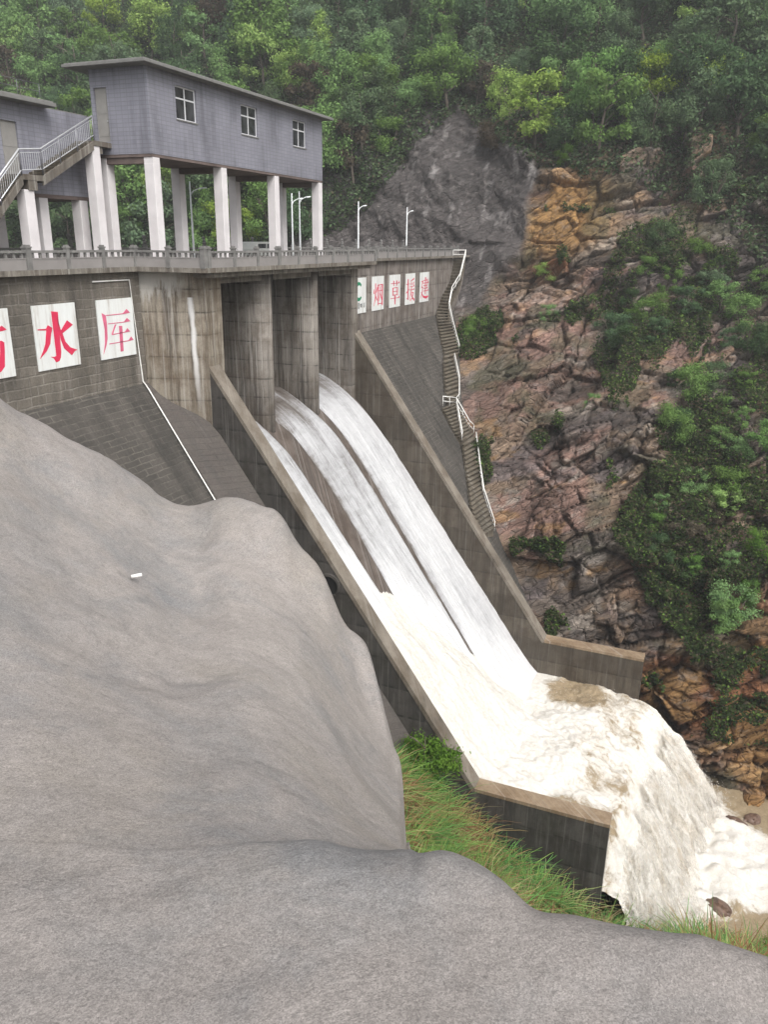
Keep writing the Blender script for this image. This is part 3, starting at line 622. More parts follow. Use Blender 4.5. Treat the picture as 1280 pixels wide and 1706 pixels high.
# outside staircase
st = thing('outside_staircase', 'concrete outside staircase with steel railing climbing to the gatehouse door', 'staircase', (-3.2, -4, 0))
SX0, SX1 = -3.85, -2.5
def flight(ya, za, yb, zb):
    n = max(2, round(abs(za-zb)/.17)); b = MB()
    for i in range(n):
        y0 = ya+(yb-ya)*i/n; y1 = ya+(yb-ya)*(i+1)/n; z1 = za+(zb-za)*(i+1)/n
        b.box(SX0+.06, min(y0, y1), z1-.12, SX1-.1, max(y0, y1), z1)
    b.build('steps', M['step'], st)
    sl = MB()
    for xa, xb in ((SX0, SX0+.1), (SX1-.14, SX1)):
        sl.hexa([(xa, yb, zb-.52), (xb, yb, zb-.52), (xb, ya, za-.52), (xa, ya, za-.52), (xa, yb, zb-.08), (xb, yb, zb-.08), (xb, ya, za-.08), (xa, ya, za-.08)])
    sl.hexa([(SX0+.1, yb, zb-.4), (SX1-.14, yb, zb-.4), (SX1-.14, ya, za-.4), (SX0+.1, ya, za-.4), (SX0+.1, yb, zb-.2), (SX1-.14, yb, zb-.2), (SX1-.14, ya, za-.2), (SX0+.1, ya, za-.2)])
    sl.build('stringer', M['deck'], st)
flight(.5, 6.7, -3.55, 4.6); flight(-4.95, 4.55, -9.6, .1)
b = MB(); b.box(SX0, .5, 6.42, SX1, 1.98, 6.68); b.box(SX0+.1, .9, 6.05, SX1-.1, 1.3, 6.42); b.build('landing', M['deck'], st)
b = MB(); b.box(SX0, -4.95, 4.28, SX1, -3.55, 4.55); b.box(SX0, -4.6, 3.8, SX1-.02, -4.0, 4.28); b.build('landing', M['deck'], st)
MB().box(-3.15, .4, -.01, -2.55, 1.02, 6.42).build('column', M['white'], st, .02)
MB().box(-3.2, -4.85, -.01, -2.6, -4.2, 3.82).build('column', M['white'], st, .02)
def stair_rail(pts):
    b = MB(); b.tube([(SX1-.05, y, z+1.15) for y, z in pts], .045, 8); b.tube([(SX1-.05, y, z+.98) for y, z in pts], .022, 6); b.tube([(SX1-.05, y, z+.17) for y, z in pts], .03, 6); b.build('handrail', M['steel'], st)
    v = MB()
    for (y0, z0), (y1, z1) in zip(pts[:-1], pts[1:]):
        l = abs(y1-y0); n = int(l/.14)
        for i in range(1, n): f = i/n; v.tube([(SX1-.05, y0+(y1-y0)*f, z0+(z1-z0)*f+.17), (SX1-.05, y0+(y1-y0)*f, z0+(z1-z0)*f+.98)], .012, 4, False)
        m = max(1, round(l/1.4))
        for i in range(m+1): f = i/m; MB().tube([(SX1-.05, y0+(y1-y0)*f, z0+(z1-z0)*f-.1), (SX1-.05, y0+(y1-y0)*f, z0+(z1-z0)*f+1.12)], .04, 6).build('railing_post', M['railgrey'], st)
    v.build('railing_bars', M['steel'], st)
stair_rail([(.62, 6.78), (-3.5, 4.7), (-4.95, 4.55), (-9.6, .15)])
local(st)

# ------------------------------------------------------------------ street lamps on the crest
def make_lamp():
    t = thing('street_lamp', 'lamp', 'street lamp', (0, 0, 0), 'white street lamps on the crest road')
    MB().tube([(0, 0, 0), (0, 0, .5), (0, 0, 5.5)], [.11, .085, .05], 10).build('pole', M['lampw'], t)
    MB().tube([(0, .0, 4.55), (.0, .35, 4.85), (0, .8, 5.0), (0, 1.3, 5.1)], [.045, .04, .035, .03], 8).build('arm', M['lampw'], t)
    h = MB(); h.hexa([(-.1, 1.2, 5.06), (.1, 1.2, 5.06), (.14, 1.95, 5.14), (-.14, 1.95, 5.14), (-.06, 1.2, 5.15), (.06, 1.2, 5.15), (.08, 1.95, 5.22), (-.08, 1.95, 5.22)]); h.build('lamp_head', M['lampw'], t)
    return t
lamp0 = make_lamp()
def dup(o, loc, rz=0, label=None, group=None, scale=None):
    c = o.copy(); COL.objects.link(c); c.location = loc; c.rotation_euler = (0, 0, rz)
    if scale is not None: c.scale = scale if hasattr(scale, '__len__') else (scale,)*3
    if label: c['label'] = label
    if group: c['group'] = group
    for ch in list(o.children):
        d_ = ch.copy(); COL.objects.link(d_); d_.parent = c
        for g in list(ch.children): e = g.copy(); COL.objects.link(e); e.parent = d_
    return c
lamps = [(-5.9, 14.2, 'white street lamp standing between the first two gatehouse columns'), (-5.6, 29.1, 'white street lamp left of the far gatehouse column, left one of a close pair'), (-3.5, 26.6, 'white street lamp left of the far gatehouse column, right one of a close pair'),
         (-5.6, 43.7, 'white street lamp just right of the gatehouse, in front of green trees'), (-5.6, 58.2, 'white street lamp farthest right, in front of the grey sprayed slope')]
for i, (x, y, l) in enumerate(lamps):
    o = lamp0 if i == 0 else dup(lamp0, (x, y, 0))
    o.location = (x, y, 0); o['label'] = l

# small van parked on the crest road
vn = thing('parked_van', 'pale van with dark windows parked on the crest road under the gatehouse', 'van', (-4.3, 21.5, 0))
sec = [(-2.3, .3), (-2.32, .8), (-2.0, 1.3), (-1.8, 1.36), (2.2, 1.38), (2.38, .85), (2.4, .3)]
MB().prism(sec, -5.05, -3.5, lambda p, q, t: (t, 21.5+p, q)).build('body', M['van'], vn, .05)
for a_, b_ in ((-2.05, -.75), (-.6, .7), (.85, 2.1)): MB().prism([(a_, .88), (a_+.06, 1.22), (b_, 1.22), (b_, .88)], -5.06, -3.49, lambda p, q, t: (t, 21.5+p, q)).build('window', M['glass'], vn)
for y in (20.6, 23.1):
    for x in (-4.95, -3.65):
        wv = MB().tube([(x-.09, y, .3), (x+.09, y, .3)], .3, 16).build('wheel', M['dark'], vn); MB().tube([(x-.1, y, .3), (x+.1, y, .3)], .16, 10).build('rim', M['steel'], wv)
local(vn)

# ------------------------------------------------------------------ bank stairway on the right end of the slope
ST = [((.03, 60.3, -.3), (1.44, 60.3, -.3)), ((.03, 58.73, -3.1), (1.3, 58.73, -3.1)), ((.03, 56.1, -4.5), (1.2, 56.1, -4.5)), ((.03, 54.2, -6.1), (1.5, 54.2, -6.15)),
      ((1.10, 51.77, -7.53), (1.79, 55.25, -8.5)), ((2.99, 48.61, -10.17), (3.45, 52.69, -10.82)), ((3.64, 46.53, -11.08), (3.9, 49.51, -11.44)), ((4.97, 43.16, -12.94), (5.36, 46.96, -13.49)),
      ((5.96, 41.12, -14.33), (6.44, 43.71, -15.0)), ((6.08, 39.19, -14.49), (6.54, 42.34, -15.14)), ((7.54, 38.75, -16.54), (8.18, 42.15, -17.43)), ((8.49, 38.6, -17.86), (8.58, 42.6, -17.98)),
      ((8.74, 38.27, -18.21), (9.0, 42.06, -18.58)), ((10.23, 35.16, -20.29), (10.73, 38.08, -20.99)), ((11.65, 31.95, -22.28), (11.93, 35.49, -22.67)), ((13.25, 30.53, -24.51), (13.76, 33.41, -25.21))]
sw = thing('bank_stairway', 'narrow concrete stairway with white pipe railing where the dam slope meets the rock', 'stairway', (6, 45, -15))
def lerp3(a, b, f): return tuple(p+(q-p)*f for p, q in zip(a, b))
for s0, s1 in ((0, 5), (5, 8), (8, 11), (11, 15)):
    b = MB()
    for i in range(s0, s1):
        (l0, r0), (l1, r1) = ST[i], ST[i+1]; dz = (l0[2]-l1[2]+r0[2]-r1[2])/2; n = max(1, round(dz/.33))
        for q in range(n):
            f0, f1 = q/n, (q+1)/n
            A, B, C_, D = lerp3(l0, l1, f0), lerp3(r0, r1, f0), lerp3(r0, r1, f1), lerp3(l0, l1, f1); z = min((A[2]+B[2])/2, (A[2]+B[2]+C_[2]+D[2])/4)
            e_ = .14
            b.hexa([(A[0], A[1], z-.1), (B[0], B[1], z-.1), (C_[0]+.1, C_[1]-e_, z-.1), (D[0]+.1, D[1]-e_, z-.1), (A[0], A[1], z), (B[0], B[1], z), (C_[0]+.1, C_[1]-e_, z), (D[0]+.1, D[1]-e_, z)])
            b.hexa([(A[0]-.1, A[1], z-1.3), (B[0]-.1, B[1], z-1.3), (C_[0]-.1, C_[1], z-1.3), (D[0]-.1, D[1], z-1.3), (A[0]-.1, A[1], z-.102), (B[0]-.1, B[1], z-.102), (C_[0]-.1, C_[1], z-.102), (D[0]-.1, D[1], z-.102)])
    b.build('flight', M['step'], sw)
def pipe_rail(pts, h=1.0):
    b = MB(); top = [(x, y, z+h) for x, y, z in pts]; b.tube(top, .06, 6); b.tube([(x, y, z+h*.5) for x, y, z in pts], .04, 6)
    for a, c in zip(pts[:-1], pts[1:]):
        n = max(1, round((Vector(a)-Vector(c)).length/1.8))
        for i in range(n+1): p = lerp3(a, c, i/n); b.tube([p, (p[0], p[1], p[2]+h)], .04, 6)
    b.build('handrail', M['whitepipe'], sw)
Rp = [r for l, r in ST]; Lp = [l for l, r in ST]
pipe_rail([(.4, 58.5, -.35), (1.4, 60.3, -.35)]); pipe_rail(Rp[0:3]); pipe_rail(Rp[2:6]); pipe_rail(Rp[6:12]); pipe_rail(Rp[12:16]); pipe_rail([Lp[9], Rp[9]]); pipe_rail([Rp[9], Lp[11]])
local(sw)
FG = [
 (-1.1732, [(0.15, -0.58), (1.66, -0.59), (2.95, -0.69), (3.69, -0.78), (3.79, -0.8), (4.39, -0.7), (5.35, -0.54), (6.62, -0.23), (7.73, 0.28), (8.6, 0.74), (9.1, 0.04), (10.4, -2.46), (14.6, -11.26), (24.6, -29.26)]),
 (-1.0496, [(0.15, -0.58), (1.48, -0.59), (2.63, -0.69), (3.29, -0.78), (3.39, -0.8), (4.04, -0.79), (5.12, -0.73), (6.61, -0.53), (7.96, -0.06), (9.05, 0.37), (9.55, -0.33), (10.85, -2.83), (15.05, -11.63), (25.05, -29.63)]),
 (-0.8969, [(0.15, -0.58), (1.33, -0.59), (2.36, -0.69), (2.95, -0.78), (3.05, -0.81), (3.74, -0.87), (4.91, -0.91), (6.6, -0.82), (8.19, -0.41), (9.5, 0.03), (10.0, -0.67), (11.3, -3.17), (15.5, -11.97), (25.5, -29.97)]),
 (-0.8556, [(0.15, -0.58), (1.29, -0.59), (2.3, -0.69), (2.87, -0.78), (2.98, -0.82), (3.68, -0.9), (4.88, -0.98), (6.63, -0.95), (8.29, -0.57), (9.66, -0.07), (10.16, -0.77), (11.46, -3.27), (15.66, -12.07), (25.66, -30.07)]),
 (-0.8199, [(0.15, -0.58), (1.27, -0.59), (2.25, -0.69), (2.82, -0.78), (2.93, -0.83), (3.64, -0.94), (4.86, -1.06), (6.66, -1.08), (8.38, -0.75), (9.8, -0.39), (10.3, -1.09), (11.6, -3.59), (15.8, -12.39), (25.8, -30.39)]),
 (-0.7602, [(0.15, -0.58), (1.23, -0.59), (2.18, -0.69), (2.73, -0.78), (2.85, -0.84), (3.56, -0.99), (4.78, -1.18), (6.58, -1.29), (8.31, -1.06), (9.74, -0.77), (10.24, -1.47), (11.54, -3.97), (15.74, -12.77), (25.74, -30.77)]),
 (-0.7136, [(0.15, -0.58), (1.21, -0.59), (2.15, -0.69), (2.69, -0.78), (2.82, -0.85), (3.52, -1.02), (4.74, -1.26), (6.53, -1.46), (8.26, -1.31), (9.7, -1.12), (10.2, -1.82), (11.5, -4.32), (15.7, -13.12), (25.7, -31.12)]),
 (-0.6735, [(0.15, -0.58), (1.2, -0.59), (2.14, -0.69), (2.67, -0.78), (2.8, -0.86), (3.49, -1.06), (4.68, -1.34), (6.43, -1.61), (8.11, -1.57), (9.5, -1.45), (10.0, -2.15), (11.3, -4.65), (15.5, -13.45), (25.5, -31.45)]),
 (-0.6408, [(0.15, -0.58), (1.19, -0.59), (2.12, -0.69), (2.65, -0.78), (2.79, -0.86), (3.47, -1.07), (4.64, -1.36), (6.35, -1.65), (7.98, -1.63), (9.34, -1.54), (9.84, -2.24), (11.14, -4.74), (15.34, -13.54), (25.34, -31.54)]),
 (-0.5907, [(0.15, -0.58), (1.19, -0.59), (2.11, -0.69), (2.64, -0.78), (2.86, -0.94), (3.52, -1.12), (4.65, -1.39), (6.28, -1.64), (7.83, -1.6), (9.1, -1.4), (9.6, -2.1), (10.9, -4.6), (15.1, -13.4), (25.1, -31.4)]),
 (-0.5567, [(0.15, -0.58), (1.18, -0.59), (2.1, -0.69), (2.63, -0.78), (2.91, -1.0), (3.56, -1.18), (4.66, -1.44), (6.23, -1.7), (7.7, -1.67), (8.9, -1.37), (9.4, -2.07), (10.7, -4.57), (14.9, -13.37), (24.9, -31.37)]),
 (-0.5224, [(0.15, -0.58), (1.18, -0.59), (2.1, -0.69), (2.62, -0.78), (2.97, -1.06), (3.61, -1.25), (4.67, -1.52), (6.17, -1.8), (7.57, -1.81), (8.7, -1.48), (9.2, -2.18), (10.5, -4.68), (14.7, -13.48), (24.7, -31.48)]),
 (-0.5051, [(0.15, -0.58), (1.18, -0.59), (2.09, -0.69), (2.62, -0.78), (3.0, -1.09), (3.63, -1.28), (4.66, -1.57), (6.13, -1.86), (7.48, -1.9), (8.57, -1.72), (9.07, -2.42), (10.37, -4.92), (14.57, -13.72), (24.57, -31.72)]),
 (-0.4702, [(0.15, -0.58), (1.17, -0.59), (2.08, -0.69), (2.6, -0.78), (3.05, -1.15), (3.65, -1.37), (4.64, -1.69), (6.02, -2.05), (7.29, -2.16), (8.3, -1.99), (8.8, -2.69), (10.1, -5.19), (14.3, -13.99), (24.3, -31.99)]),
 (-0.444, [(0.15, -0.58), (1.16, -0.59), (2.06, -0.69), (2.57, -0.78), (3.07, -1.2), (3.65, -1.44), (4.6, -1.79), (5.91, -2.21), (7.09, -2.4), (8.04, -2.4), (8.54, -3.1), (9.84, -5.6), (14.04, -14.4), (24.04, -32.4)]),
 (-0.4001, [(0.15, -0.58), (1.15, -0.59), (2.04, -0.69), (2.55, -0.78), (3.13, -1.29), (3.67, -1.57), (4.54, -2.0), (5.72, -2.53), (6.77, -2.86), (7.6, -2.71), (8.1, -3.41), (9.4, -5.91), (13.6, -14.71), (23.6, -32.71)]),
 (-0.3896, [(0.15, -0.58), (1.15, -0.59), (2.04, -0.69), (2.55, -0.78), (3.15, -1.31), (3.67, -1.59), (4.48, -2.01), (5.58, -2.53), (6.54, -2.88), (7.29, -2.87), (7.79, -3.57), (9.09, -6.07), (13.29, -14.87), (23.29, -32.87)]),
 (-0.3694, [(0.15, -0.58), (1.15, -0.59), (2.04, -0.69), (2.55, -0.78), (3.19, -1.35), (3.65, -1.62), (4.36, -2.03), (5.29, -2.55), (6.09, -2.92), (6.71, -3.17), (7.21, -3.87), (8.51, -6.37), (12.71, -15.17), (22.71, -33.17)]),
 (-0.3518, [(0.15, -0.58), (1.15, -0.59), (2.05, -0.69), (2.56, -0.78), (3.23, -1.38), (3.63, -1.66), (4.25, -2.08), (5.03, -2.59), (5.7, -3.06), (6.2, -3.27), (6.7, -3.97), (8.0, -6.47), (12.2, -15.27), (22.2, -33.27)]),
 (-0.3457, [(0.15, -0.58), (1.15, -0.59), (2.05, -0.69), (2.56, -0.78), (3.24, -1.4), (3.61, -1.7), (4.16, -2.16), (4.85, -2.73), (5.43, -3.33), (5.87, -3.54), (6.37, -4.24), (7.67, -6.74), (11.87, -15.54), (21.87, -33.54)]),
 (-0.3369, [(0.15, -0.58), (1.15, -0.59), (2.05, -0.69), (2.56, -0.78), (3.26, -1.41), (3.57, -1.69), (4.03, -2.11), (4.6, -2.61), (5.06, -3.19), (5.4, -3.34), (5.9, -4.04), (7.2, -6.54), (11.4, -15.34), (21.4, -33.34)]),
 (-0.3212, [(0.15, -0.58), (1.16, -0.59), (2.06, -0.69), (2.57, -0.78), (3.07, -1.53), (3.67, -2.68), (4.57, -4.28), (5.77, -6.18), (7.07, -8.18), (8.57, -10.28), (9.27, -11.18), (10.77, -13.28), (14.57, -19.28), (22.57, -30.28)]),
 (-0.2907, [(0.15, -0.58), (1.16, -0.59), (2.07, -0.69), (2.59, -0.78), (3.09, -1.53), (3.69, -2.68), (4.59, -4.28), (5.79, -6.18), (7.09, -8.18), (8.59, -10.28), (9.29, -11.18), (10.79, -13.28), (14.59, -19.28), (22.59, -30.28)]),
 (-0.2431, [(0.15, -0.58), (1.15, -0.59), (2.04, -0.69), (2.55, -0.78), (3.05, -1.53), (3.65, -2.68), (4.55, -4.28), (5.75, -6.18), (7.05, -8.18), (8.55, -10.28), (9.25, -11.18), (10.75, -13.28), (14.55, -19.28), (22.55, -30.28)]),
 (-0.2004, [(0.15, -0.58), (1.12, -0.59), (1.99, -0.69), (2.48, -0.78), (2.98, -1.53), (3.58, -2.68), (4.48, -4.28), (5.68, -6.18), (6.98, -8.18), (8.48, -10.28), (9.18, -11.18), (10.68, -13.28), (14.48, -19.28), (22.48, -30.28)]),
 (-0.1419, [(0.15, -0.58), (1.06, -0.59), (1.89, -0.69), (2.36, -0.78), (2.86, -1.53), (3.46, -2.68), (4.36, -4.28), (5.56, -6.18), (6.86, -8.18), (8.36, -10.28), (9.06, -11.18), (10.56, -13.28), (14.36, -19.28), (22.36, -30.28)]),
 (-0.0771, [(0.15, -0.58), (1.06, -0.59), (1.89, -0.69), (2.37, -0.78), (2.87, -1.53), (3.47, -2.68), (4.37, -4.28), (5.57, -6.18), (6.87, -8.18), (8.37, -10.28), (9.07, -11.18), (10.57, -13.28), (14.37, -19.28), (22.37, -30.28)]),
 (-0.0302, [(0.15, -0.58), (1.07, -0.59), (1.9, -0.69), (2.38, -0.78), (2.88, -1.53), (3.48, -2.68), (4.38, -4.28), (5.58, -6.18), (6.88, -8.18), (8.38, -10.28), (9.08, -11.18), (10.58, -13.28), (14.38, -19.28), (22.38, -30.28)]),
 (0.0151, [(0.15, -0.58), (1.08, -0.59), (1.92, -0.69), (2.4, -0.78), (2.9, -1.53), (3.5, -2.68), (4.4, -4.28), (5.6, -6.18), (6.9, -8.18), (8.4, -10.28), (9.1, -11.18), (10.6, -13.28), (14.4, -19.28), (22.4, -30.28)]),
 (0.0587, [(0.15, -0.58), (1.1, -0.59), (1.95, -0.69), (2.43, -0.78), (2.93, -1.53), (3.53, -2.68), (4.43, -4.28), (5.63, -6.18), (6.93, -8.18), (8.43, -10.28), (9.13, -11.18), (10.63, -13.28), (14.43, -19.28), (22.43, -30.28)]),
 (0.0937, [(0.15, -0.58), (1.11, -0.59), (1.98, -0.69), (2.47, -0.78), (2.97, -1.53), (3.57, -2.68), (4.47, -4.28), (5.67, -6.18), (6.97, -8.18), (8.47, -10.28), (9.17, -11.18), (10.67, -13.28), (14.47, -19.28), (22.47, -30.28)]),
 (0.1274, [(0.15, -0.58), (1.12, -0.59), (1.98, -0.69), (2.48, -0.78), (2.98, -1.53), (3.58, -2.68), (4.48, -4.28), (5.68, -6.18), (6.98, -8.18), (8.48, -10.28), (9.18, -11.18), (10.68, -13.28), (14.48, -19.28), (22.48, -30.28)]),
 (0.2033, [(0.15, -0.58), (1.13, -0.59), (2.01, -0.69), (2.51, -0.78), (3.01, -1.53), (3.61, -2.68), (4.51, -4.28), (5.71, -6.18), (7.01, -8.18), (8.51, -10.28), (9.21, -11.18), (10.71, -13.28), (14.51, -19.28), (22.51, -30.28)]),
 (0.363, [(0.15, -0.58), (1.19, -0.59), (2.11, -0.69), (2.64, -0.78), (3.14, -1.53), (3.74, -2.68), (4.64, -4.28), (5.84, -6.18), (7.14, -8.18), (8.64, -10.28), (9.34, -11.18), (10.84, -13.28), (14.64, -19.28), (22.64, -30.28)]),
]
SOLO = [
  ('hillside_tree', 'round', 13.2, 13.7, 12, 0.75, 'l_bush', 'tall light green tree on the upper right slope, left of the broad bright tree', 'tree') ,
  ('hillside_tree', 'round', 20.0, 16.5, 9, 1.0, 'l_yellow', 'broad bright yellow-green tree near the top right, right of the tall light green tree', 'tree') ,
  ('hillside_tree', 'loose', 27.0, 17.0, 8, 1.2, 'l_yellow', 'bright green feathery tree highest at the top right edge', 'tree') ,
  ('hillside_bush', 'bush', 0.5, 13.2, 4.6, 1.25, 'l_brown', 'round olive bush standing alone above the grey sprayed slope', 'bush') ,
  ('hillside_bush', 'bush', 24.4, 13.3, 2.8, 1.0, 'l_yellow', 'small bright yellow bush on the dark slope under the broad bright tree', 'bush') ,
  ('hillside_bush', 'bush', 10.5, 10.7, 3.6, 1.0, 'l_bush', 'bright green bush hanging at the forest edge above the orange rock', 'bush') ,
  ('hillside_tree', 'round', -94.3, 29.5, 12, 0.95, 'l_yellow', 'bright yellow-green tree at the top left corner above the lower building', 'tree') ,
  ('hillside_tree', 'round', -65.1, 29.3, 11, 0.9, 'l_yellow', 'bright yellow-green tree peeking over the gatehouse roof', 'tree') ,
  ('hillside_tree', 'round', -53.9, 1.2, 7, 1.1, 'l_mid', 'rounded green tree seen between the white columns under the gatehouse', 'tree') ,
  ('hillside_tree', 'tall', -33.4, 21.6, 9, 1.0, 'l_mid', 'green tree rising above the right half of the gatehouse roof', 'tree') ,
  ('hillside_tree', 'round', -19.7, 20.9, 8, 1.0, 'l_mid', 'rounded mid-green tree right of the gatehouse roof end', 'tree') ,
  ('hillside_tree', 'tall', -31.9, 27.3, 8, 0.9, 'l_yellow', 'light green tree behind the gatehouse roof near its right end', 'tree') ,
  ('cliff_shrub', 'bush', 12.7, -6.9, 2.6, 1.1, 'l_mid', 'small green shrub alone on the pinkish rock left of the dense growth', 'shrub') ,
  ('cliff_shrub', 'bush', 20.6, -14.2, 2.0, 1.1, 'l_bush', 'light yellow-green shrub on the rock ledge in the middle of the cliff', 'shrub') ,
  ('cliff_shrub', 'bush', 29.6, -13.2, 4.2, 1.2, 'l_mid', 'large mid-green shrub in the middle of the right-hand cliff growth', 'shrub') ,
  ('cliff_shrub', 'loose', 33.9, -22.6, 3.6, 1.2, 'l_yellow', 'yellow-green shrub low on the right-hand cliff near the photo edge', 'shrub') ,
  ('cliff_shrub', 'loose', 32.0, -26.9, 2.4, 1.4, 'l_bush', 'bright fern-like shrub at the lower edge of the cliff growth', 'shrub') ,
  ('cliff_shrub', 'bush', 28.6, -23.6, 2.4, 1.0, 'l_bush', 'small bright green shrub above the fern-like one on the cliff', 'shrub') ,
  ('cliff_shrub', 'bush', 3.8, -9.2, 3.2, 1.2, 'l_mid', 'green bush beside the upper bank stairway under the grey slope', 'shrub') ,
  ('cliff_shrub', 'bush', 10.5, -2.3, 2.4, 1.5, 'l_yellow', 'tuft of yellowish grass bush below the orange rock patch', 'shrub') ,
]
# ================================================================== FOREGROUND SPRAYED-CONCRETE MOUND
def cubic_rows(tn, V, t):
    """Catmull-Rom through V (nodes first axis) at parameters tn, sampled at t"""
    tn = np.asarray(tn, float); d = np.gradient(V, tn, axis=0)
    i = np.clip(np.searchsorted(tn, t, side='right')-1, 0, len(tn)-2); h = (tn[i+1]-tn[i]); u = (t-tn[i])/h
    sh = (-1,)+(1,)*(V.ndim-1); u = u.reshape(sh); h = h.reshape(sh)
    return (2*u**3-3*u**2+1)*V[i]+(u**3-2*u**2+u)*h*d[i]+(-2*u**3+3*u**2)*V[i+1]+(u**3-u**2)*h*d[i+1]
FG = [(FG[0][0]-d_, FG[0][1]) for d_ in (.9, .45)]+FG+[(FG[-1][0]+d_, FG[-1][1]) for d_ in (.35, .7, 1.05)]
az = np.array([a for a, r in FG]); RZ = np.array([r for a, r in FG])          # (cols, rows, 2): real radius and height
RZ[:, :, 0] = np.log(RZ[:, :, 0])
nr = RZ.shape[1]
ta = np.concatenate([np.linspace(az[0], az[2], 60)[:-1], np.linspace(az[2], az[-4], 420)[:-1], np.linspace(az[-4], az[-1], 70)])
g = cubic_rows(az, RZ, ta)
tr = np.concatenate([np.linspace(0, 3, 60)[:-1], np.linspace(3, 9, 200)[:-1], np.linspace(9, nr-1, 90)])
g = np.moveaxis(cubic_rows(np.arange(nr), np.moveaxis(g, 1, 0), tr), 0, 1)
r = np.exp(g[..., 0]); z = g[..., 1]
# the ground goes on behind the viewer as well
x = CAM.x+np.sin(ta)[:, None]*r; y = CAM.y+np.cos(ta)[:, None]*r
amp = np.interp(r, [0, 2, 3.5, 6, 10, 30], [.0, .02, .07, .14, .16, .5])
q = fbm(x*.5+y*.12, y*.5, z*.6, 5, 11, .5); rg = 1-2*np.abs(fbm(x*.42+.5*q, y*.42+.3*x, z*.6+.4, 3, 31))
dz = amp*(1.35*q+.5*(rg-.55)*np.interp(r, [2.5, 4], [0, 1])) + np.interp(r, [0, 3, 8, 20], [.003, .008, .018, .03])*fbm(x*2.6, y*2.6, z*2.6, 4, 5)
dent = worley(x*.5, y*.5, z*.5, 60)[0]; dz = dz - amp*.7*np.exp(-(dent/.22)**2)
w2 = worley(x*1.5+.3*q, y*1.5, z*1.5, 61); dz = dz + np.interp(r, [0, 3, 6, 20], [0, .015, .06, .09])*(.5-w2[0])*sstep(-.15, .25, fbm(x*.5, y*.5, z*.5+.4, 3, 62))
ry = np.stack([np.sin(ta)[:, None]+0*r, np.cos(ta)[:, None]+0*r], -1)
z = z+dz*.8; x = x+ry[..., 0]*dz*.25; y = y+ry[..., 1]*dz*.25
V = np.stack([x, y, z], -1).reshape(-1, 3)
o = link('shotcrete_mound', mesh_np('mound', V, grid_faces(len(ta), len(tr))[:, ::-1], True), M['shot']); struct(o)
# level ground around and behind the viewpoint
V = []
for rr, zz in ((.16, .0), (1.2, -.1), (2.5, -.3), (5, -1.2), (9, -1.8)):
    for a in np.linspace(az[-1]-.02, az[0]+2*math.pi+.02, 60): V.append((CAM.x+math.sin(a)*rr, CAM.y+math.cos(a)*rr, zz-.1))
struct(link('bench_ground', mesh_np('bench', V, grid_faces(5, 60), True), M['shot']))
# weep pipe sticking out of the mound
dg = bpy.context.evaluated_depsgraph_get
def drop(me_o, x_, y_):
    m = me_o.data; best = None
    co = np.empty(len(m.vertices)*3, np.float32); m.vertices.foreach_get('co', co); co = co.reshape(-1, 3)
    d_ = (co[:, 0]-x_)**2+(co[:, 1]-y_)**2; k_ = np.where(d_ < .01)[0]
    return float(co[k_, 2].max()) if len(k_) else float(co[d_.argmin(), 2])
pz = drop(o, 26.647, -32.999)
tag(MB().tube([(26.612, -33.03, pz+.004), (26.684, -32.967, pz+.012)], .0165, 12).build('weep_pipe', M['whitepipe']), 'short white plastic pipe stub lying out of the grey concrete mound', 'pipe')

# ================================================================== LEFT RIVER BANK BELOW THE MOUND
def bankZ(X, Y):
    zw = np.interp(X, [0, 8, 14, 17.6, 19.7, 22.9, 27, 29.5, 31.5, 34, 60, 120], [-32, -32, -31.5, -31, -33, -35.2, -37.2, -38.9, -40.2, -42.3, -43.5, -44])
    a = zw+.60*(1.5-Y)
    rv = np.interp(X, [29, 33, 38, 46, 60, 120], [9, 8.6, 9.2, 9.5, 9, 5])
    b = -44.8+.90*(rv-Y)
    w_ = sstep(30.2, 34.5, X); zz = a*(1-w_)+b*w_
    return np.minimum(zz, -5+0*zz)
xs = np.linspace(2, 110, 190); ys = np.linspace(-45, 13, 110)
X, Y = np.meshgrid(xs, ys, indexing='ij'); Z = bankZ(X, Y)+.45*fbm(X*.4, Y*.4, X*0, 4, 3)
Z = np.where((X < 29.6) & (Y > 1.6), -60, Z)
struct(link('river_bank', mesh_np('bank', np.stack([X, Y, Z], -1).reshape(-1, 3), grid_faces(190, 110), True), M['soil']))
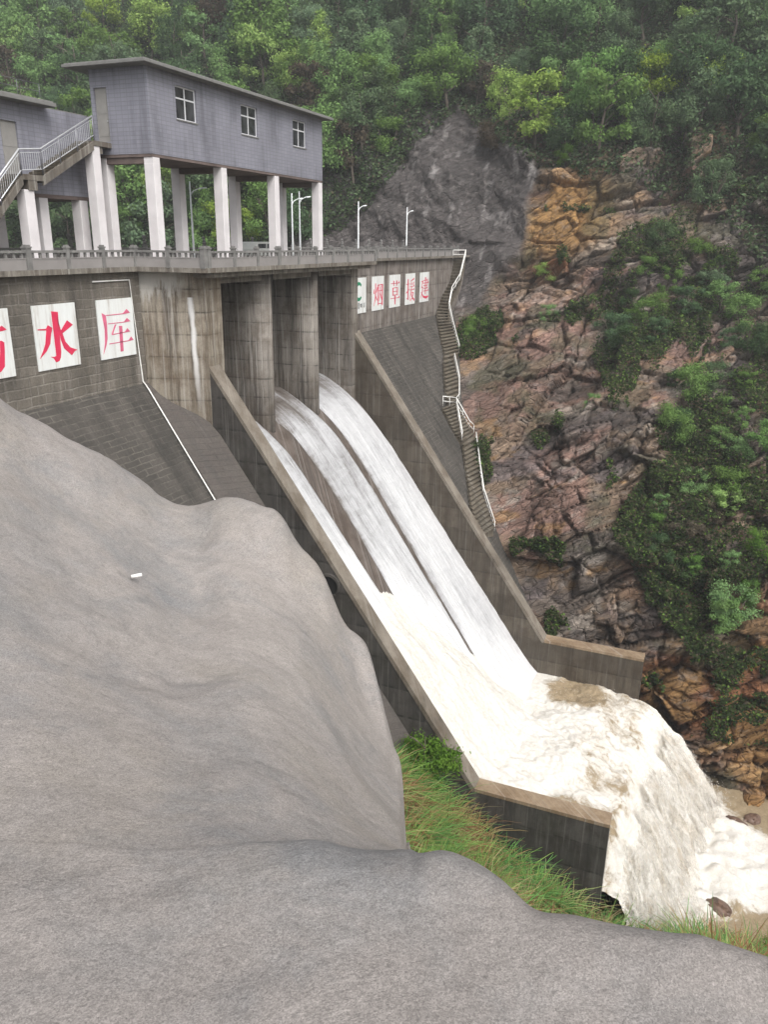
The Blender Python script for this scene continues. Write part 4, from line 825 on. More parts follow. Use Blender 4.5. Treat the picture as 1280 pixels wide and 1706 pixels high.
# reed grass
def reeds(name, clumps, nb, hmin, hmax, pal, seed):
    g_ = np.random.default_rng(seed); n = len(clumps)*nb
    c = np.repeat(np.asarray(clumps), nb, 0); hf = np.repeat(g_.uniform(.5, 1.2, len(clumps)), nb)
    a = g_.uniform(0, 2*np.pi, n); rad = np.abs(g_.normal(0, .34, n)); base = c+np.stack([np.cos(a)*rad, np.sin(a)*rad, 0*a-.05], -1)
    a2 = a+g_.normal(0, .6, n); lean = g_.uniform(.15, 1.5, n)*hf; H = g_.uniform(hmin, hmax, n)*hf; wd = g_.uniform(.018, .045, n)
    wind = np.array([.06, .03]); D = np.stack([np.cos(a2)*lean+wind[0], np.sin(a2)*lean+wind[1]], -1)
    ts = np.array([0, .3, .62, .86, 1.0]); sx = np.stack([-np.sin(a2), np.cos(a2)], -1)
    P = np.zeros((n, 5, 2, 3))
    for i, t in enumerate(ts):
        h = H*(t-.30*t*t*np.clip(lean, 0, 1.2)-.22*t**3*np.clip(lean, 0, 1.2)); xy = D*(H*t**1.8*.75)[:, None]; wv = wd*(1-t)**.6+.004
        for k_, s in enumerate((-1, 1)): P[:, i, k_, :2] = base[:, :2]+xy+sx*(wv*s)[:, None]; P[:, i, k_, 2] = base[:, 2]+h
    idx = np.arange(n)[:, None]*10; F = []
    for i in range(4): F.append(np.concatenate([idx+i*2, idx+i*2+1, idx+i*2+3, idx+i*2+2], 1))
    F = np.stack(F, 1).reshape(-1, 4)
    cl = np.repeat(np.asarray(pal)[1](np.asarray(clumps), g_) if False else pal(np.asarray(clumps), g_), nb, 0)
    cl = cl*g_.uniform(.5, 1.2, (n, 1)); dry = g_.random(n) < .12; cl[dry] = np.array([.34, .25, .12])*g_.uniform(.6, 1.2, (dry.sum(), 1))
    cl = np.repeat(cl[:, None], 10, 1).reshape(-1, 3)
    ob = link(name, mesh_np(name, P.reshape(-1, 3), F, False, cl), M['grass']); return struct(ob, 'stuff')
def pal(c, g_):
    n = vn_ = fbm(c[:, 0]*.33, c[:, 1]*.33, c[:, 2]*.1, 3, 77)+g_.normal(0, .24, len(c))
    out = np.zeros((len(c), 3)); out[:] = (.24, .37, .10)
    out[n < -.12] = (.14, .32, .09); out[n > .16] = (.34, .40, .16); out[n > .26] = (.44, .35, .19); out[n > .40] = (.30, .16, .08)
    return out
cl = []
while len(cl) < 1150:
    a, b_ = rng.uniform(15.5, 46), rng.uniform(-20, 9)
    if a < 29.8 and b_ > 1.1: continue
    zb_ = float(bankZ(np.array(a), np.array(b_)))
    if zb_ < -43.3: continue
    if rng.random() > (.9 if a < 33 else .55): continue
    if len(cl) > 1000 and not (a < 21 and b_ > -7): continue
    cl.append((a, b_, zb_))
o2 = reeds('reed_grass', cl, 72, 1.3, 2.9, pal, 4)

# ================================================================== RIGHT BANK
HZ = [-60, -44, -34, -25.7, -15, -10.8, -4.4, 0, 10, 20, 40, 70, 120, 200]; HY = [25, 28, 31, 34.6, 45.6, 54.6, 63.6, 65, 71, 80, 98, 135, 200, 330]
def hillY(X, Z):
    zz = sum(np.interp(Z+d_, HZ, HY) for d_ in (-1.6, -.8, 0, .8, 1.6))/5
    return zz+0.0*X
RS = .13
xs = np.arange(-26, 47, RS); zs = np.arange(-46.5, 22.5, RS)
X, Z = np.meshgrid(xs, zs, indexing='ij'); Y = hillY(X, Z)
xsl = np.where(Z < Z0, KS*(Z0-Z), 0.0); ahead = X-xsl
wgt = np.where(Z > 1.5, 1.0, .12+.88*sstep(.5, 9, ahead))
bnd = np.interp(Z, [-8, -5, 0, 10, 18, 25], [3, 5.5, 7.5, 6, -2, -12])+3.6*fbm(X*.2, Z*.2, X*0, 3, 8)
G = sstep(-1.2, 1.2, bnd-X)*sstep(-8.5, -5.5, Z)
# rotated bedding coordinates
ca, sa = math.cos(R_(-27)), math.sin(R_(-27)); U = X*ca-Z*sa; W_ = X*sa+Z*ca
wu = U+1.2*fbm(X*.15, Y*.15, Z*.15, 3, 21); ww = W_+1.2*fbm(X*.15, Y*.15, Z*.15, 3, 22)
def facets(fu, fy, fw_, s, off, tilt, cw, cd):
    """angular blocks: every cell is a tilted plane of its own, with an open joint round it"""
    a1, a2, hh, dx, dy, dz_ = worley(wu*fu, Y*fy, ww*fw_, s)
    k1 = hash3(np.floor(hh*9973), hh*0, hh*0, s+5)-.5; k2 = hash3(np.floor(hh*9941), hh*0, hh*0, s+6)-.35
    return (hh-.5)*off+dx*k1*tilt+dz_*k2*tilt-cd*np.exp(-((a2-a1)/cw)**2), hh
B1, ch = facets(.095, .08, .19, 1, 2.6, 3.6, .035, .9)
B2, dh = facets(.24, .2, .50, 2, 1.2, 2.0, .05, .55)
B3, eh = facets(.66, .5, 1.5, 3, .34, .62, .07, .22)
orange = np.exp(-(((X-11.5)/5.5)**2+((Z-5)/5)**2)**1.5)
b2, b3 = B2, B3
lump = 3.2*fbm(X*.07, Y*.07, Z*.07, 3, 9)
block = (B1+B2*(1-.4*orange)+B3*(1-.5*orange))
ridg = (1-2*np.abs(fbm(X*.16+Z*.1, Y*.2, Z*.11, 4, 55)))
spray = 2.6*fbm(X*.15+Z*.10, Y*.2, Z*.10, 5, 55, .46)+.5*ridg*0+.45*np.abs(fbm(X*.5+Z*.3, Y*.5, Z*.3, 3, 41))+.12*fbm(X*2, Y*2, Z*2, 3, 44)
disp = lump*.8+block*(1-G)+spray*G
# named bulges: the blocky knob beside the stairs and the shelf below it
for (bx, bz, rx, rz, am) in ((18, -2, 7, 4, 2.2), (12, -12, 5, 6, 1.3), (24, -17, 5, 2.5, 2.6), (20, -22, 6, 3, 1.0), (33, -36, 6, 6, 1.5)): disp = disp+am*np.exp(-((X-bx)/rx)**2-((Z-bz)/rz)**2)
disp = disp*wgt-.4*(1-wgt)
Yd = Y-disp; Zd = Z+disp*.35*wgt; Xd = X+.25*(b2-b3)*wgt*(1-G)
P_ = {'tan': (.175, .125, .088), 'grey': (.125, .102, .087), 'pink': (.205, .122, .097), 'violet': (.115, .094, .092), 'orange': (.29, .165, .062), 'rust': (.18, .08, .038), 'pale': (.27, .235, .2), 'dark': (.06, .048, .042), 'spray': (.064, .056, .054)}
def pick(h, cs):
    out = np.zeros(h.shape+(3,)); k_ = np.floor(np.clip(h, 0, .9999)*len(cs)).astype(int)
    for i, c_ in enumerate(cs): out[k_ == i] = P_[c_]
    return out
def blob(bx, bz, rx, rz): return np.exp(-(((X-bx)/rx)**2+((Z-bz)/rz)**2)**1.5)
n_ = fbm(X*.12, Y*.12, Z*.12, 4, 71)
def soft(s, sc=.22): return fbm(wu*sc*.6, Y*sc, ww*sc*1.3, 5, s, .6)
def put(c, m, name): m = np.clip(m, 0, 1)[..., None]; return c*(1-m)+np.array(P_[name])*m
c = np.zeros(X.shape+(3,))+np.array(P_['tan'])
c = put(c, sstep(-.05, .2, soft(101))*.9, 'grey'); c = put(c, sstep(.05, .28, soft(102))*.8, 'pink'); c = put(c, sstep(.1, .3, soft(103))*.85, 'violet'); c = put(c, sstep(.2, .34, soft(104, .35))*.7, 'pale')
c = put(c, blob(11, -13, 8, 9)*sstep(-.25, .1, soft(105))*.9, 'pink'); c = put(c, sstep(.2, .36, soft(108, .3))*.55*(.5+.5*sstep(-8, -20, Z)), 'orange'); c = put(c, sstep(.12, .3, soft(111, .26))*.8, 'dark')
c = put(c, blob(11.5, 5, 5.5, 5)*1.4*sstep(-.45, -.1, soft(106)), 'orange'); c = put(c, blob(12, 0, 4, 2.5)*sstep(.05, .25, soft(107)), 'rust')
lr_ = sstep(24, 31, X)*sstep(-24, -30, Z); c = put(c, lr_*sstep(-.3, .1, soft(109)), 'rust'); c = put(c, lr_*sstep(.05, .25, soft(110, .3))*.8, 'orange')
c = c*(.74+.52*dh[..., None])*(.84+.32*eh[..., None])
sp = np.array(P_['spray'])*(1+.35*fbm(X*.3, Y*.3, Z*.18, 4, 51)[..., None])
sp = sp+np.clip(fbm(X*.9, Y*.5, Z*.18, 4, 52)-.22, 0, 1)[..., None]*np.array([.38, .36, .35])
c = c*(1-G[..., None])+sp*G[..., None]
moss = sstep(.05, .3, fbm(X*.25, Y*.25, Z*.25, 5, 66))*(1-G)*.55; c = c*(1-moss[..., None])+np.array([.06, .062, .03])*moss[..., None]
struct(link('rock_slope', mesh_np('rock', np.stack([Xd, Yd, Zd], -1).reshape(-1, 3), grid_faces(len(xs), len(zs)), False, np.clip(c, 0, 1).reshape(-1, 3)), M['rock']))
ROCK = (xs, zs, Yd, Zd)
def rockY(x_, z_):
    i = int(round((x_-xs[0])/RS)); j = int(round((z_-zs[0])/RS))
    if 0 <= i < len(xs) and 0 <= j < len(zs): return float(Yd[i, j])
    return float(hillY(np.array(x_), np.array(z_)))
xw = np.arange(-330, 160, 3.0); zw = np.arange(-14, 190, 2.0)
X, Z = np.meshgrid(xw, zw, indexing='ij'); Yh = hillY(X, Z)+1.0+1.0*fbm(X*.03, Z*.05, X*0+.4, 4, 90)
Yh = Yh+np.where((X > -25) & (X < 46) & (Z < 21), 4.5, 0)
struct(link('hillside', mesh_np('hill', np.stack([X, Yh, Z], -1).reshape(-1, 3), grid_faces(len(xw), len(zw)), True), M['soil']))
def groundY(x_, z_):
    if -25.5 < x_ < 46.5 and z_ < 22: return rockY(x_, z_)
    return float(hillY(np.array(x_), np.array(z_)))

# ================================================================== WATER
xs2 = np.linspace(-2, 24, 300)
def edge(kx, ky): return np.interp(xs2, kx, ky)
EL = [edge([-2, 24], [2.86, 2.86]), edge([-2, 2, 4, 7, 9, 11.5, 13, 24], [9.87, 9.87, 10.7, 10.9, 10.75, 10.4, 10.1, 9.6]), edge([-2, 3, 5, 7.7, 10.7, 14, 18, 24], [16.57, 16.57, 16.95, 16.95, 16.55, 16.0, 15.45, 15.3])]
ER = [edge([-2, 3.3, 5, 11.5, 24], [8.28, 8.28, 8.75, 8.9, 9.0]), edge([-2, 3, 5, 8, 14, 18, 24], [15.18, 15.18, 15.95, 16.1, 15.65, 15.1, 14.9]), edge([-2, 3.4, 7, 24], [22.09, 22.09, 22.84, 22.84])]
Vs, Fs, At = [], [], []; base = 0
fz = floorZ(xs2)
for q_ in range(3):
    n = 60; t = np.linspace(0, 1, n)
    e0 = EL[q_]+(.05*fbm(xs2*1.2, xs2*0+q_*5+.3, xs2*0+.4, 3, 4) if q_ else 0); e1 = ER[q_]+(.05*fbm(xs2*1.2, xs2*0+q_*5+2.3, xs2*0+.4, 3, 5) if q_ < 2 else 0)
    YY = e0[:, None]+(e1-e0)[:, None]*t; XX = xs2[:, None]+0*YY
    prof = np.minimum(1, np.minimum(t/.05 if q_ else 1+t, (1-t)/.05 if q_ < 2 else 2-t))[None, :]
    rough = sstep(2.5, 8, XX)
    th = (.03+.24*prof*np.interp(XX, [-2, 3, 12, 24], [.9, .8, .8, .8]))+rough*prof*(.07*fbm(XX*.9, YY*2.2, XX*0+q_+.4, 4, 12)+.05*fbm(XX*2.2, YY*6, XX*0+q_+.4, 3, 13))
    ZZ = fz[:, None]+th; XX = XX+.3*th
    Vs.append(np.stack([XX, YY, ZZ], -1).reshape(-1, 3)); Fs.append(grid_faces(len(xs2), n)+base); base += len(xs2)*n
    up_ = fbm(XX*.25, YY*.9, XX*0, 3, 19)
    ed_ = np.minimum((YY-e0[:, None]) if q_ else 9+0*YY, (e1[:, None]-YY) if q_ < 2 else 9+0*YY); fe_ = .55*np.exp(-np.clip(ed_, 0, 9)/(.26+.16*fbm(XX*.6, YY*0+q_+.3, XX*0+.4, 3, 20)))*sstep(3, 6, XX)
    At.append((-fe_+np.interp(XX, [0, 2.5, 4.5, 9, 14, 20], [.05, .28, .58, .72, .8, .9] if q_ == 1 else [.15, .45, .74, .88, .9, .9])+.25*up_+.55*sstep(-3.2, .6, XX-np.interp(YY, [2.8, 8.15, 9.75, 12.5, 14.9, 16.1, 19, 22.8], [11.2, 11.5, 12.0, 13.7, 16.3, 17.9, 19.6, 20.7]))).ravel())
struct(link('chute_water', mesh_np('streams', np.concatenate(Vs), np.concatenate(Fs), True, attrs={'foam': np.concatenate(At)}), M['stream']))
# foam of the basin, going over the end sill as a fall
nx, ny = 240, 190
xx = np.linspace(10.2, 29.3, nx); yy = np.linspace(2.87, 22.83, ny); X, Y = np.meshgrid(xx, yy, indexing='ij')
XF = np.interp(Y, [2.8, 8.15, 9.75, 12.5, 14.9, 16.1, 19, 22.8], [11.2, 11.5, 12.0, 13.7, 16.3, 17.9, 19.6, 20.7])+.30*fbm(X*.5+.3, Y*.9, X*0+.4, 3, 61)
d_ = X-XF; fl = floorZ(X)
turb = .8*fbm(X*.28, Y*.28, X*0+3, 4, 62)+.34*fbm(X*.8, Y*.8, X*0, 4, 63)+.14*fbm(X*2.4, Y*2.4, X*0, 3, 64)
Zw = np.maximum(fl+.05+1.5*sstep(-.1, 6.5, d_), -33.6-.0*X)
Zw = Zw+turb*sstep(0, 3.5, d_)*.8+1.0*np.exp(-((X-22)/2.5)**2)*sstep(4, 20, 24-Y)*.6
Zw = Zw-1.0*sstep(25.5, 29.9, X)-1.6*np.exp(-((Y-2.8)/1.4)**2)*sstep(26.8, 29.0, X)
Zw = np.where(d_ < 0, np.minimum(Zw, fl-.15), Zw)
mud = (.0+.28*fbm(X*.35, Y*.45, X*0+.4, 5, 68))*sstep(12, 19, X)+1.1*np.exp(-((X-24.3)/2.2)**2-((Y-21)/2.0)**2)+.9*np.exp(-((X-26.2)/2.0)**2-((Y-5)/2.2)**2)+.40*sstep(21, 28.5, X)
X = X+(.55*fbm(Y*.45+.3, Y*0+.4, Y*0, 4, 54)+.2*fbm(Y*1.9, Y*0+.4, Y*0, 3, 53))*sstep(26.5, 29.3, X)
nt_ = 150; ts = np.linspace(0, 1, nt_+1)[1:]
Xl, Yl, Zl = X[-1], Y[-1], Zw[-1]; rowsX, rowsY, rowsZ, rowsM = [], [], [], []
for t in ts:
    ph = (Yl-12.85)/10
    reach = 4.8+2.3*ph+.9*fbm(Yl*.3, Yl*0+2, Yl*0, 3, 81)
    xo = Xl+reach*t**.86+.0*Yl; yo = Yl+t*(3.2*np.clip(ph, 0, 1)**1.5-.9*np.clip(-ph, 0, 1))+sstep(8, 2.8, Yl)*(1.9*t**.5+.9*min(1, t*4)*float(fbm(np.array([t*5.3]), np.array([.3]), np.array([.4]), 3, 57)[0]))+.55*t*fbm(Yl*.9, Yl*0+t*3.1, Yl*0+.4, 3, 89)
    zo = Zl+(-44.15-Zl)*(t**1.32)
    nn = fbm(Yl*.4, Yl*0+t*1.1, Yl*0, 3, 83)*1.2+.35*fbm(Yl*1.6+.3, Yl*0+t*2.2, Yl*0+.4, 4, 84)+.26*fbm(Yl*4.0+.3, Yl*0+t*7, Yl*0+.4, 3, 85)+.16*fbm(Yl*8+.3, Yl*0+t*18, Yl*0+.4, 3, 88)
    k_ = min(1, t*3)*(.35+.65*math.sin(math.pi*min(1, t*1.0))**.5)
    rowsX.append(xo+nn*k_); rowsY.append(yo+.5*k_*fbm(Yl*.8, Yl*0+t*3, Yl*0+9, 4, 86)); rowsZ.append(zo+nn*.35*k_); rowsM.append(mud[-1]*max(0, 1-t*2.2)+.1*max(0, 1-t*1.4)-.24*min(1, t*4)+.30*fbm(Yl*1.6, Yl*0+t*1.5, Yl*0+.4, 4, 87))
X = np.concatenate([X, rowsX]); Y = np.concatenate([Y, rowsY]); Zw = np.concatenate([Zw, rowsZ]); mud = np.concatenate([mud, rowsM])
struct(link('foaming_water', mesh_np('foam', np.stack([X, Y, Zw], -1).reshape(-1, 3), grid_faces(nx+nt_, ny), True, attrs={'mud': mud}), M['foam']))
# spray thrown off the fall and the boiling basin: droplets hugging the water surface
g_ = np.random.default_rng(12)
Xs, Ys, Zs_ = X, Y, Zw
gy = np.gradient(np.stack([Xs, Ys, Zs_], -1), axis=0); gx = np.gradient(np.stack([Xs, Ys, Zs_], -1), axis=1); nrm = np.cross(gy, gx); nrm /= np.linalg.norm(nrm, axis=2)[..., None]+1e-9
nrm = np.where((nrm[..., 2:3]+nrm[..., 0:1]) < 0, -nrm, nrm)
def droplets(n, i0, i1, spread, s0, s1, pw=1.0, edge_bias=0):
    i = (i0+(i1-i0-1)*g_.random(n)**pw).astype(int); j = (g_.random(n)*ny).astype(int)
    if edge_bias: m = g_.random(n) < edge_bias; j[m] = (ny-1-np.abs(g_.normal(0, 9, m.sum()))).clip(0, ny-1).astype(int)
    P0 = np.stack([Xs[i, j], Ys[i, j], Zs_[i, j]], -1)+nrm[i, j]*np.abs(g_.exponential(spread, n))[:, None]+g_.normal(0, spread*.5, (n, 3))
    return P0, g_.uniform(s0, s1, n)
sets = [droplets(3000, 110, nx, .08, .008, .02), droplets(6000, nx+int(nt_*.8), nx+nt_, .5, .01, .028, .6)]
Pq = np.concatenate([a_ for a_, b_ in sets]); s = np.concatenate([b_ for a_, b_ in sets]); k_ = (Pq[:, 1] > 1.8+.0*Pq[:, 0]); k_ &= ~((Pq[:, 0] < 29.45) & ((Pq[:, 1] < 2.95) | (Pq[:, 1] > 22.75))); Pq, s = Pq[k_], s[k_]; n = len(s)
tet = np.array([(1, 1, 1), (1, -1, -1), (-1, 1, -1), (-1, -1, 1)])
V = (Pq[:, None]+tet[None]*s[:, None, None]).reshape(-1, 3); i4 = np.arange(n)[:, None, None]*4+np.array([(0, 1, 2), (0, 3, 1), (0, 2, 3), (1, 3, 2)])[None]
SPRAY = (V, i4.reshape(-1, 3), n)
# torn outer veils of the fall: ragged sheets standing off the main body of water
for L_ in range(3):
    tv = np.linspace(0, 1.0, 110); off = .2+.34*L_; sdv = 300+20*L_
    yv = np.linspace(2.6, 23.0, 120); ph = (yv-12.85)/10; zl = np.interp(yv, Yl, Zl); V, FU, FV, CV = [], [], [], []
    lump_ = .9*fbm(yv*.35+L_*3.3, yv*0+.4, yv*0, 3, sdv)
    for t in tv:
        rc = 4.8+2.3*ph+.9*fbm(yv*.3, yv*0+2, yv*0, 3, 81)+lump_*.8+off*1.5
        nn = .9*fbm(yv*.45+L_, yv*0+t*1.3, yv*0+.4, 4, sdv+1)+.35*fbm(yv*1.7+L_, yv*0+t*3, yv*0+.4, 4, sdv+2)+.18*fbm(yv*4.5, yv*0+t*9, yv*0+.4, 3, sdv+3)
        x_ = 29.25+rc*t**.86+nn*min(1, t*3)+off*.5*min(1, t*4); y_ = yv+t*((3.2+.5*L_)*np.clip(ph, 0, 1)**1.5-(.9+.25*L_)*np.clip(-ph, 0, 1))+.6*t*fbm(yv*.8, yv*0+t*2.7, yv*0+.4, 3, sdv+4)+sstep(8, 2.8, yv)*(1.9*t**.5+.9*min(1, t*4)*float(fbm(np.array([t*5.3+L_]), np.array([.3]), np.array([.4]), 3, 57)[0]))
        z_ = zl+(-44.0-zl)*t**1.32+off*.55*min(1, t*5)*(1-.5*t)+.3*nn*min(1, t*3)
        V.append(np.stack([x_, y_, z_], -1)); FU.append(yv+L_*7.7); FV.append(yv*0+t*12+L_*5.1)
        eg = np.minimum(sstep(2.6, 4.2, yv), sstep(23.0, 21.2, yv))
        CV.append(.15-.085*L_-.5*(1-eg)*(1 if L_ else .5)-.55*(1-sstep(.0, .42, t+.12*fbm(yv*.9, yv*0+L_+.4, yv*0, 3, 56)))+.05*t)
    V = np.concatenate(V); struct(link('falling_water', mesh_np('veil', V, grid_faces(110, 120), True, attrs={'fu': np.concatenate(FU), 'fv': np.concatenate(FV), 'cover': np.concatenate(CV)}), M['veil']))
# river
xr = np.concatenate([np.arange(24, 62, .25), np.arange(62, 260, 4)]); yr = np.arange(-6, 48, .25); X, Y = np.meshgrid(xr, yr, indexing='ij')
foot = np.exp(-(((X-35.4-.10*(Y-18))/3.4)**2+((Y-18)/8.0)**2)**1.2); run = np.exp(-((Y-18.3-.03*(X-34))/4.6)**4)*sstep(62, 38, X)
near = np.clip(foot+.95*run, 0, 1.2)
tb = fbm(X*.5, Y*.5, X*0, 4, 91); Zr = -44.0+.35*tb*(.4+near)+.12*fbm(X*1.8, Y*1.8, X*0, 3, 92)*(.4+near)+2.0*foot*(.25+np.abs(fbm(X*.45, Y*.45, X*0+.4, 4, 93)))+.35*run*near*np.abs(fbm(X*.6, Y*.6, X*0+.4, 4, 94))
struct(link('river', mesh_np('river', np.stack([X, Y, Zr], -1).reshape(-1, 3), grid_faces(len(xr), len(yr)), True, attrs={'mud': .95-1.08*near+.6*fbm(X*.22+.3, Y*.9+.25*X, X*0+.4, 5, 95)*(.3+run)}), M['foam']))
struct(link('reservoir', mesh_np('res', [(-330, -150, -6), (-6.9, -150, -6), (-6.9, 90, -6), (-330, 90, -6)], [[0, 1, 2, 3]]), plain('reservoir_water', (.10, .11, .09), .12, var=.1)))
struct(link('water_spray', mesh_np('spray', SPRAY[0], SPRAY[1], attrs={'mud': np.zeros(SPRAY[2]*4)-.4}), M['foam']), 'stuff')
# stones in the river
def stone(x_, y_, z_, r_, label, seed, sq=(1, .8, .7)):
    bm = bmesh.new(); bmesh.ops.create_icosphere(bm, subdivisions=4, radius=1)
    co = np.array([v.co[:] for v in bm.verts]); f_ = worley(co[:, 0]*1.1+seed, co[:, 1]*1.1, co[:, 2]*1.1, seed)
    d2 = 1+.28*(f_[2]-.5)+.18*fbm(co[:, 0]*1.5+seed, co[:, 1]*1.5, co[:, 2]*1.5, 4, seed)
    for v, k_ in zip(bm.verts, d2): v.co = Vector((v.co.x*k_*sq[0]*r_, v.co.y*k_*sq[1]*r_, v.co.z*k_*sq[2]*r_))
    me = bpy.data.meshes.new('stone'); bm.to_mesh(me); bm.free()
    ob = link('boulder', me, M['boulder']); ob.location = (x_, y_, z_); ob.rotation_euler = (0, 0, seed); tag(ob, label, 'rock')
for i, (a, b_, r_, l) in enumerate(((36.8, 12.7, 1.15, 'reddish brown boulder standing alone in the muddy river at lower right'), (33.4, 9.6, .7, 'small dark wet rock at the foot of the fall beside the grass'), (36.2, 24.4, .9, 'dark wet flat rock in the water beside the fall, right edge'),
                                   (38.3, 23.0, 1.0, 'brown rock at the foot of the orange cliff by the river'), (39.6, 24.2, .8, 'brown rock against the cliff foot near the right edge of the photo'), (37.7, 10.4, .8, 'low reddish rock at the river edge below the lone boulder'), (36.3, 11.2, .55, 'small rock just left below the lone reddish boulder'))):
    stone(a, b_, -44.05, r_, l, 3+i)

# ================================================================== TREES
LR = np.random.default_rng(99)
def leaves(C, N, size, g_, up_=.3):
    """rhombic leaf sprays at C with outward normals N"""
    n = len(C); N = N+g_.normal(0, .55, (n, 3)); N[:, 2] += up_; N /= np.linalg.norm(N, axis=1)[:, None]+1e-9
    a = np.cross(N, g_.normal(0, 1, (n, 3))); a /= np.linalg.norm(a, axis=1)[:, None]+1e-9; b = np.cross(N, a)
    s = size*g_.uniform(.55, 1.3, n)[:, None]; k_ = g_.uniform(.4, .7, n)[:, None]
    droop = N*(-.25*s)
    V = np.stack([C-a*s+droop, C+b*s*k_, C+a*s+droop, C-b*s*k_], 1).reshape(-1, 3)
    return V, np.arange(n*4).reshape(-1, 4)
def crown(kind, seed, n=5200):
    g_ = np.random.default_rng(seed); Cs, Ns = [], []
    nl = {'round': 20, 'tall': 24, 'loose': 16, 'bush': 16}[kind]
    for q_ in range(nl):
        if kind == 'tall': h = .2+.78*(q_+.5)/nl; R0 = .30*(1-h)**.7+.03; a = q_*2.4+g_.normal(0, .4); c_ = np.array([math.cos(a)*R0, math.sin(a)*R0, h]); lr = .09+.11*(1-h)
        elif kind == 'bush': a = g_.uniform(0, 6.28); h = g_.uniform(.1, .85); R0 = .45*math.sqrt(max(0, 1-((h-.2)/.75)**2))*g_.uniform(.3, 1); c_ = np.array([math.cos(a)*R0, math.sin(a)*R0, h]); lr = g_.uniform(.12, .2)
        else:
            a = g_.uniform(0, 6.28); h = g_.uniform(.28, .93); R0 = (.36 if kind == 'round' else .42)*math.sqrt(max(.02, 1-((h-.58)/.42)**2))*g_.uniform(.35, 1.05); c_ = np.array([math.cos(a)*R0, math.sin(a)*R0, h]); lr = g_.uniform(.1, .19) if kind == 'round' else g_.uniform(.08, .15)
        m = int(n/nl*(lr/.14)**1.6)
        v = g_.normal(0, 1, (m, 3)); v /= np.linalg.norm(v, axis=1)[:, None]; rr = lr*g_.random(m)**.4*(1+.3*g_.normal(0, 1, m))
        v[:, 2] = v[:, 2]*.75
        Cs.append(c_+v*rr[:, None]); Ns.append(v)
    V, F = leaves(np.concatenate(Cs), np.concatenate(Ns), .0205 if kind != 'loose' else .023, g_)
    return mesh_np('crown', V, F)
def trunk(seed, kind):
    g_ = np.random.default_rng(seed); b = MB(); p = [(0, 0, -.08)]
    for h in (.15, .35, .55, .75, .9): p.append((p[-1][0]+g_.normal(0, .018), p[-1][1]+g_.normal(0, .018), h))
    if kind == 'bush':
        for q_ in range(5): a = g_.uniform(0, 6.28); b.tube([(0, 0, -.08), (math.cos(a)*.12, math.sin(a)*.12, .25), (math.cos(a)*.25, math.sin(a)*.25, .6)], [.02, .014, .006], 5)
    else:
        b.tube(p, [.03, .025, .02, .015, .01, .004], 7)
        for q_ in range(6):
            k_ = g_.integers(2, 5); a = g_.uniform(0, 6.28); l = g_.uniform(.14, .28); s_ = p[k_]
            b.tube([s_, (s_[0]+math.cos(a)*l*.5, s_[1]+math.sin(a)*l*.5, s_[2]+l*.35), (s_[0]+math.cos(a)*l, s_[1]+math.sin(a)*l, s_[2]+l*.6)], [.011, .008, .003], 5)
    o_ = b.build('trunk', M['bark']); me = o_.data; bpy.data.objects.remove(o_); return me
KINDS = ['round']*4+['tall']*3+['loose']*3+['bush']*3
CR = [(k_, crown(k_, 200+i, 5200 if k_ != 'bush' else 4200), trunk(300+i, k_)) for i, k_ in enumerate(KINDS)]
for k_, c_, t_ in CR: c_.materials.append(M['l_mid'])
def tree(name, kind, x_, y_, z_, h, wide, mat, label, cat, group=None):
    idx = [i for i, (k_, *_r) in enumerate(CR) if k_ == kind]; k_, cm, tm = CR[idx[LR.integers(len(idx))]]
    t = thing(name, label, cat, (x_, y_, z_), group); t.rotation_euler = (LR.normal(0, .05), LR.normal(0, .05), LR.uniform(0, 6.28)); t.scale = (h*wide, h*wide, h)
    c_ = link('crown', cm, None, t); c_.material_slots[0].link = 'OBJECT'; c_.material_slots[0].material = M[mat]
    link('trunk', tm, None, t)
    return t
def toview(x_, y_, z_):
    d = Vector((x_, y_, z_))-CAM; q_ = d.dot(fw); return (640+1321*d.dot(rt)/q_, 853-1321*d.dot(up)/q_) if q_ > 1 else (-9999, -9999)
def forest_edge(x_): return float(np.interp(x_, [-125, -40, -24, -16, -14, -6, 2, 6, 15, 27, 35, 50], [-3, -3, 1, 5, 8, 18.5, 14, 11, 9.2, 7, 0, -3]))
# single trees that stand out
for (nm, kd, x_, z_, h, w_, mat, l, cat) in SOLO:
    tree(nm, kd, x_, groundY(x_, z_)+.4, z_-.5, h, w_, mat, l, cat)
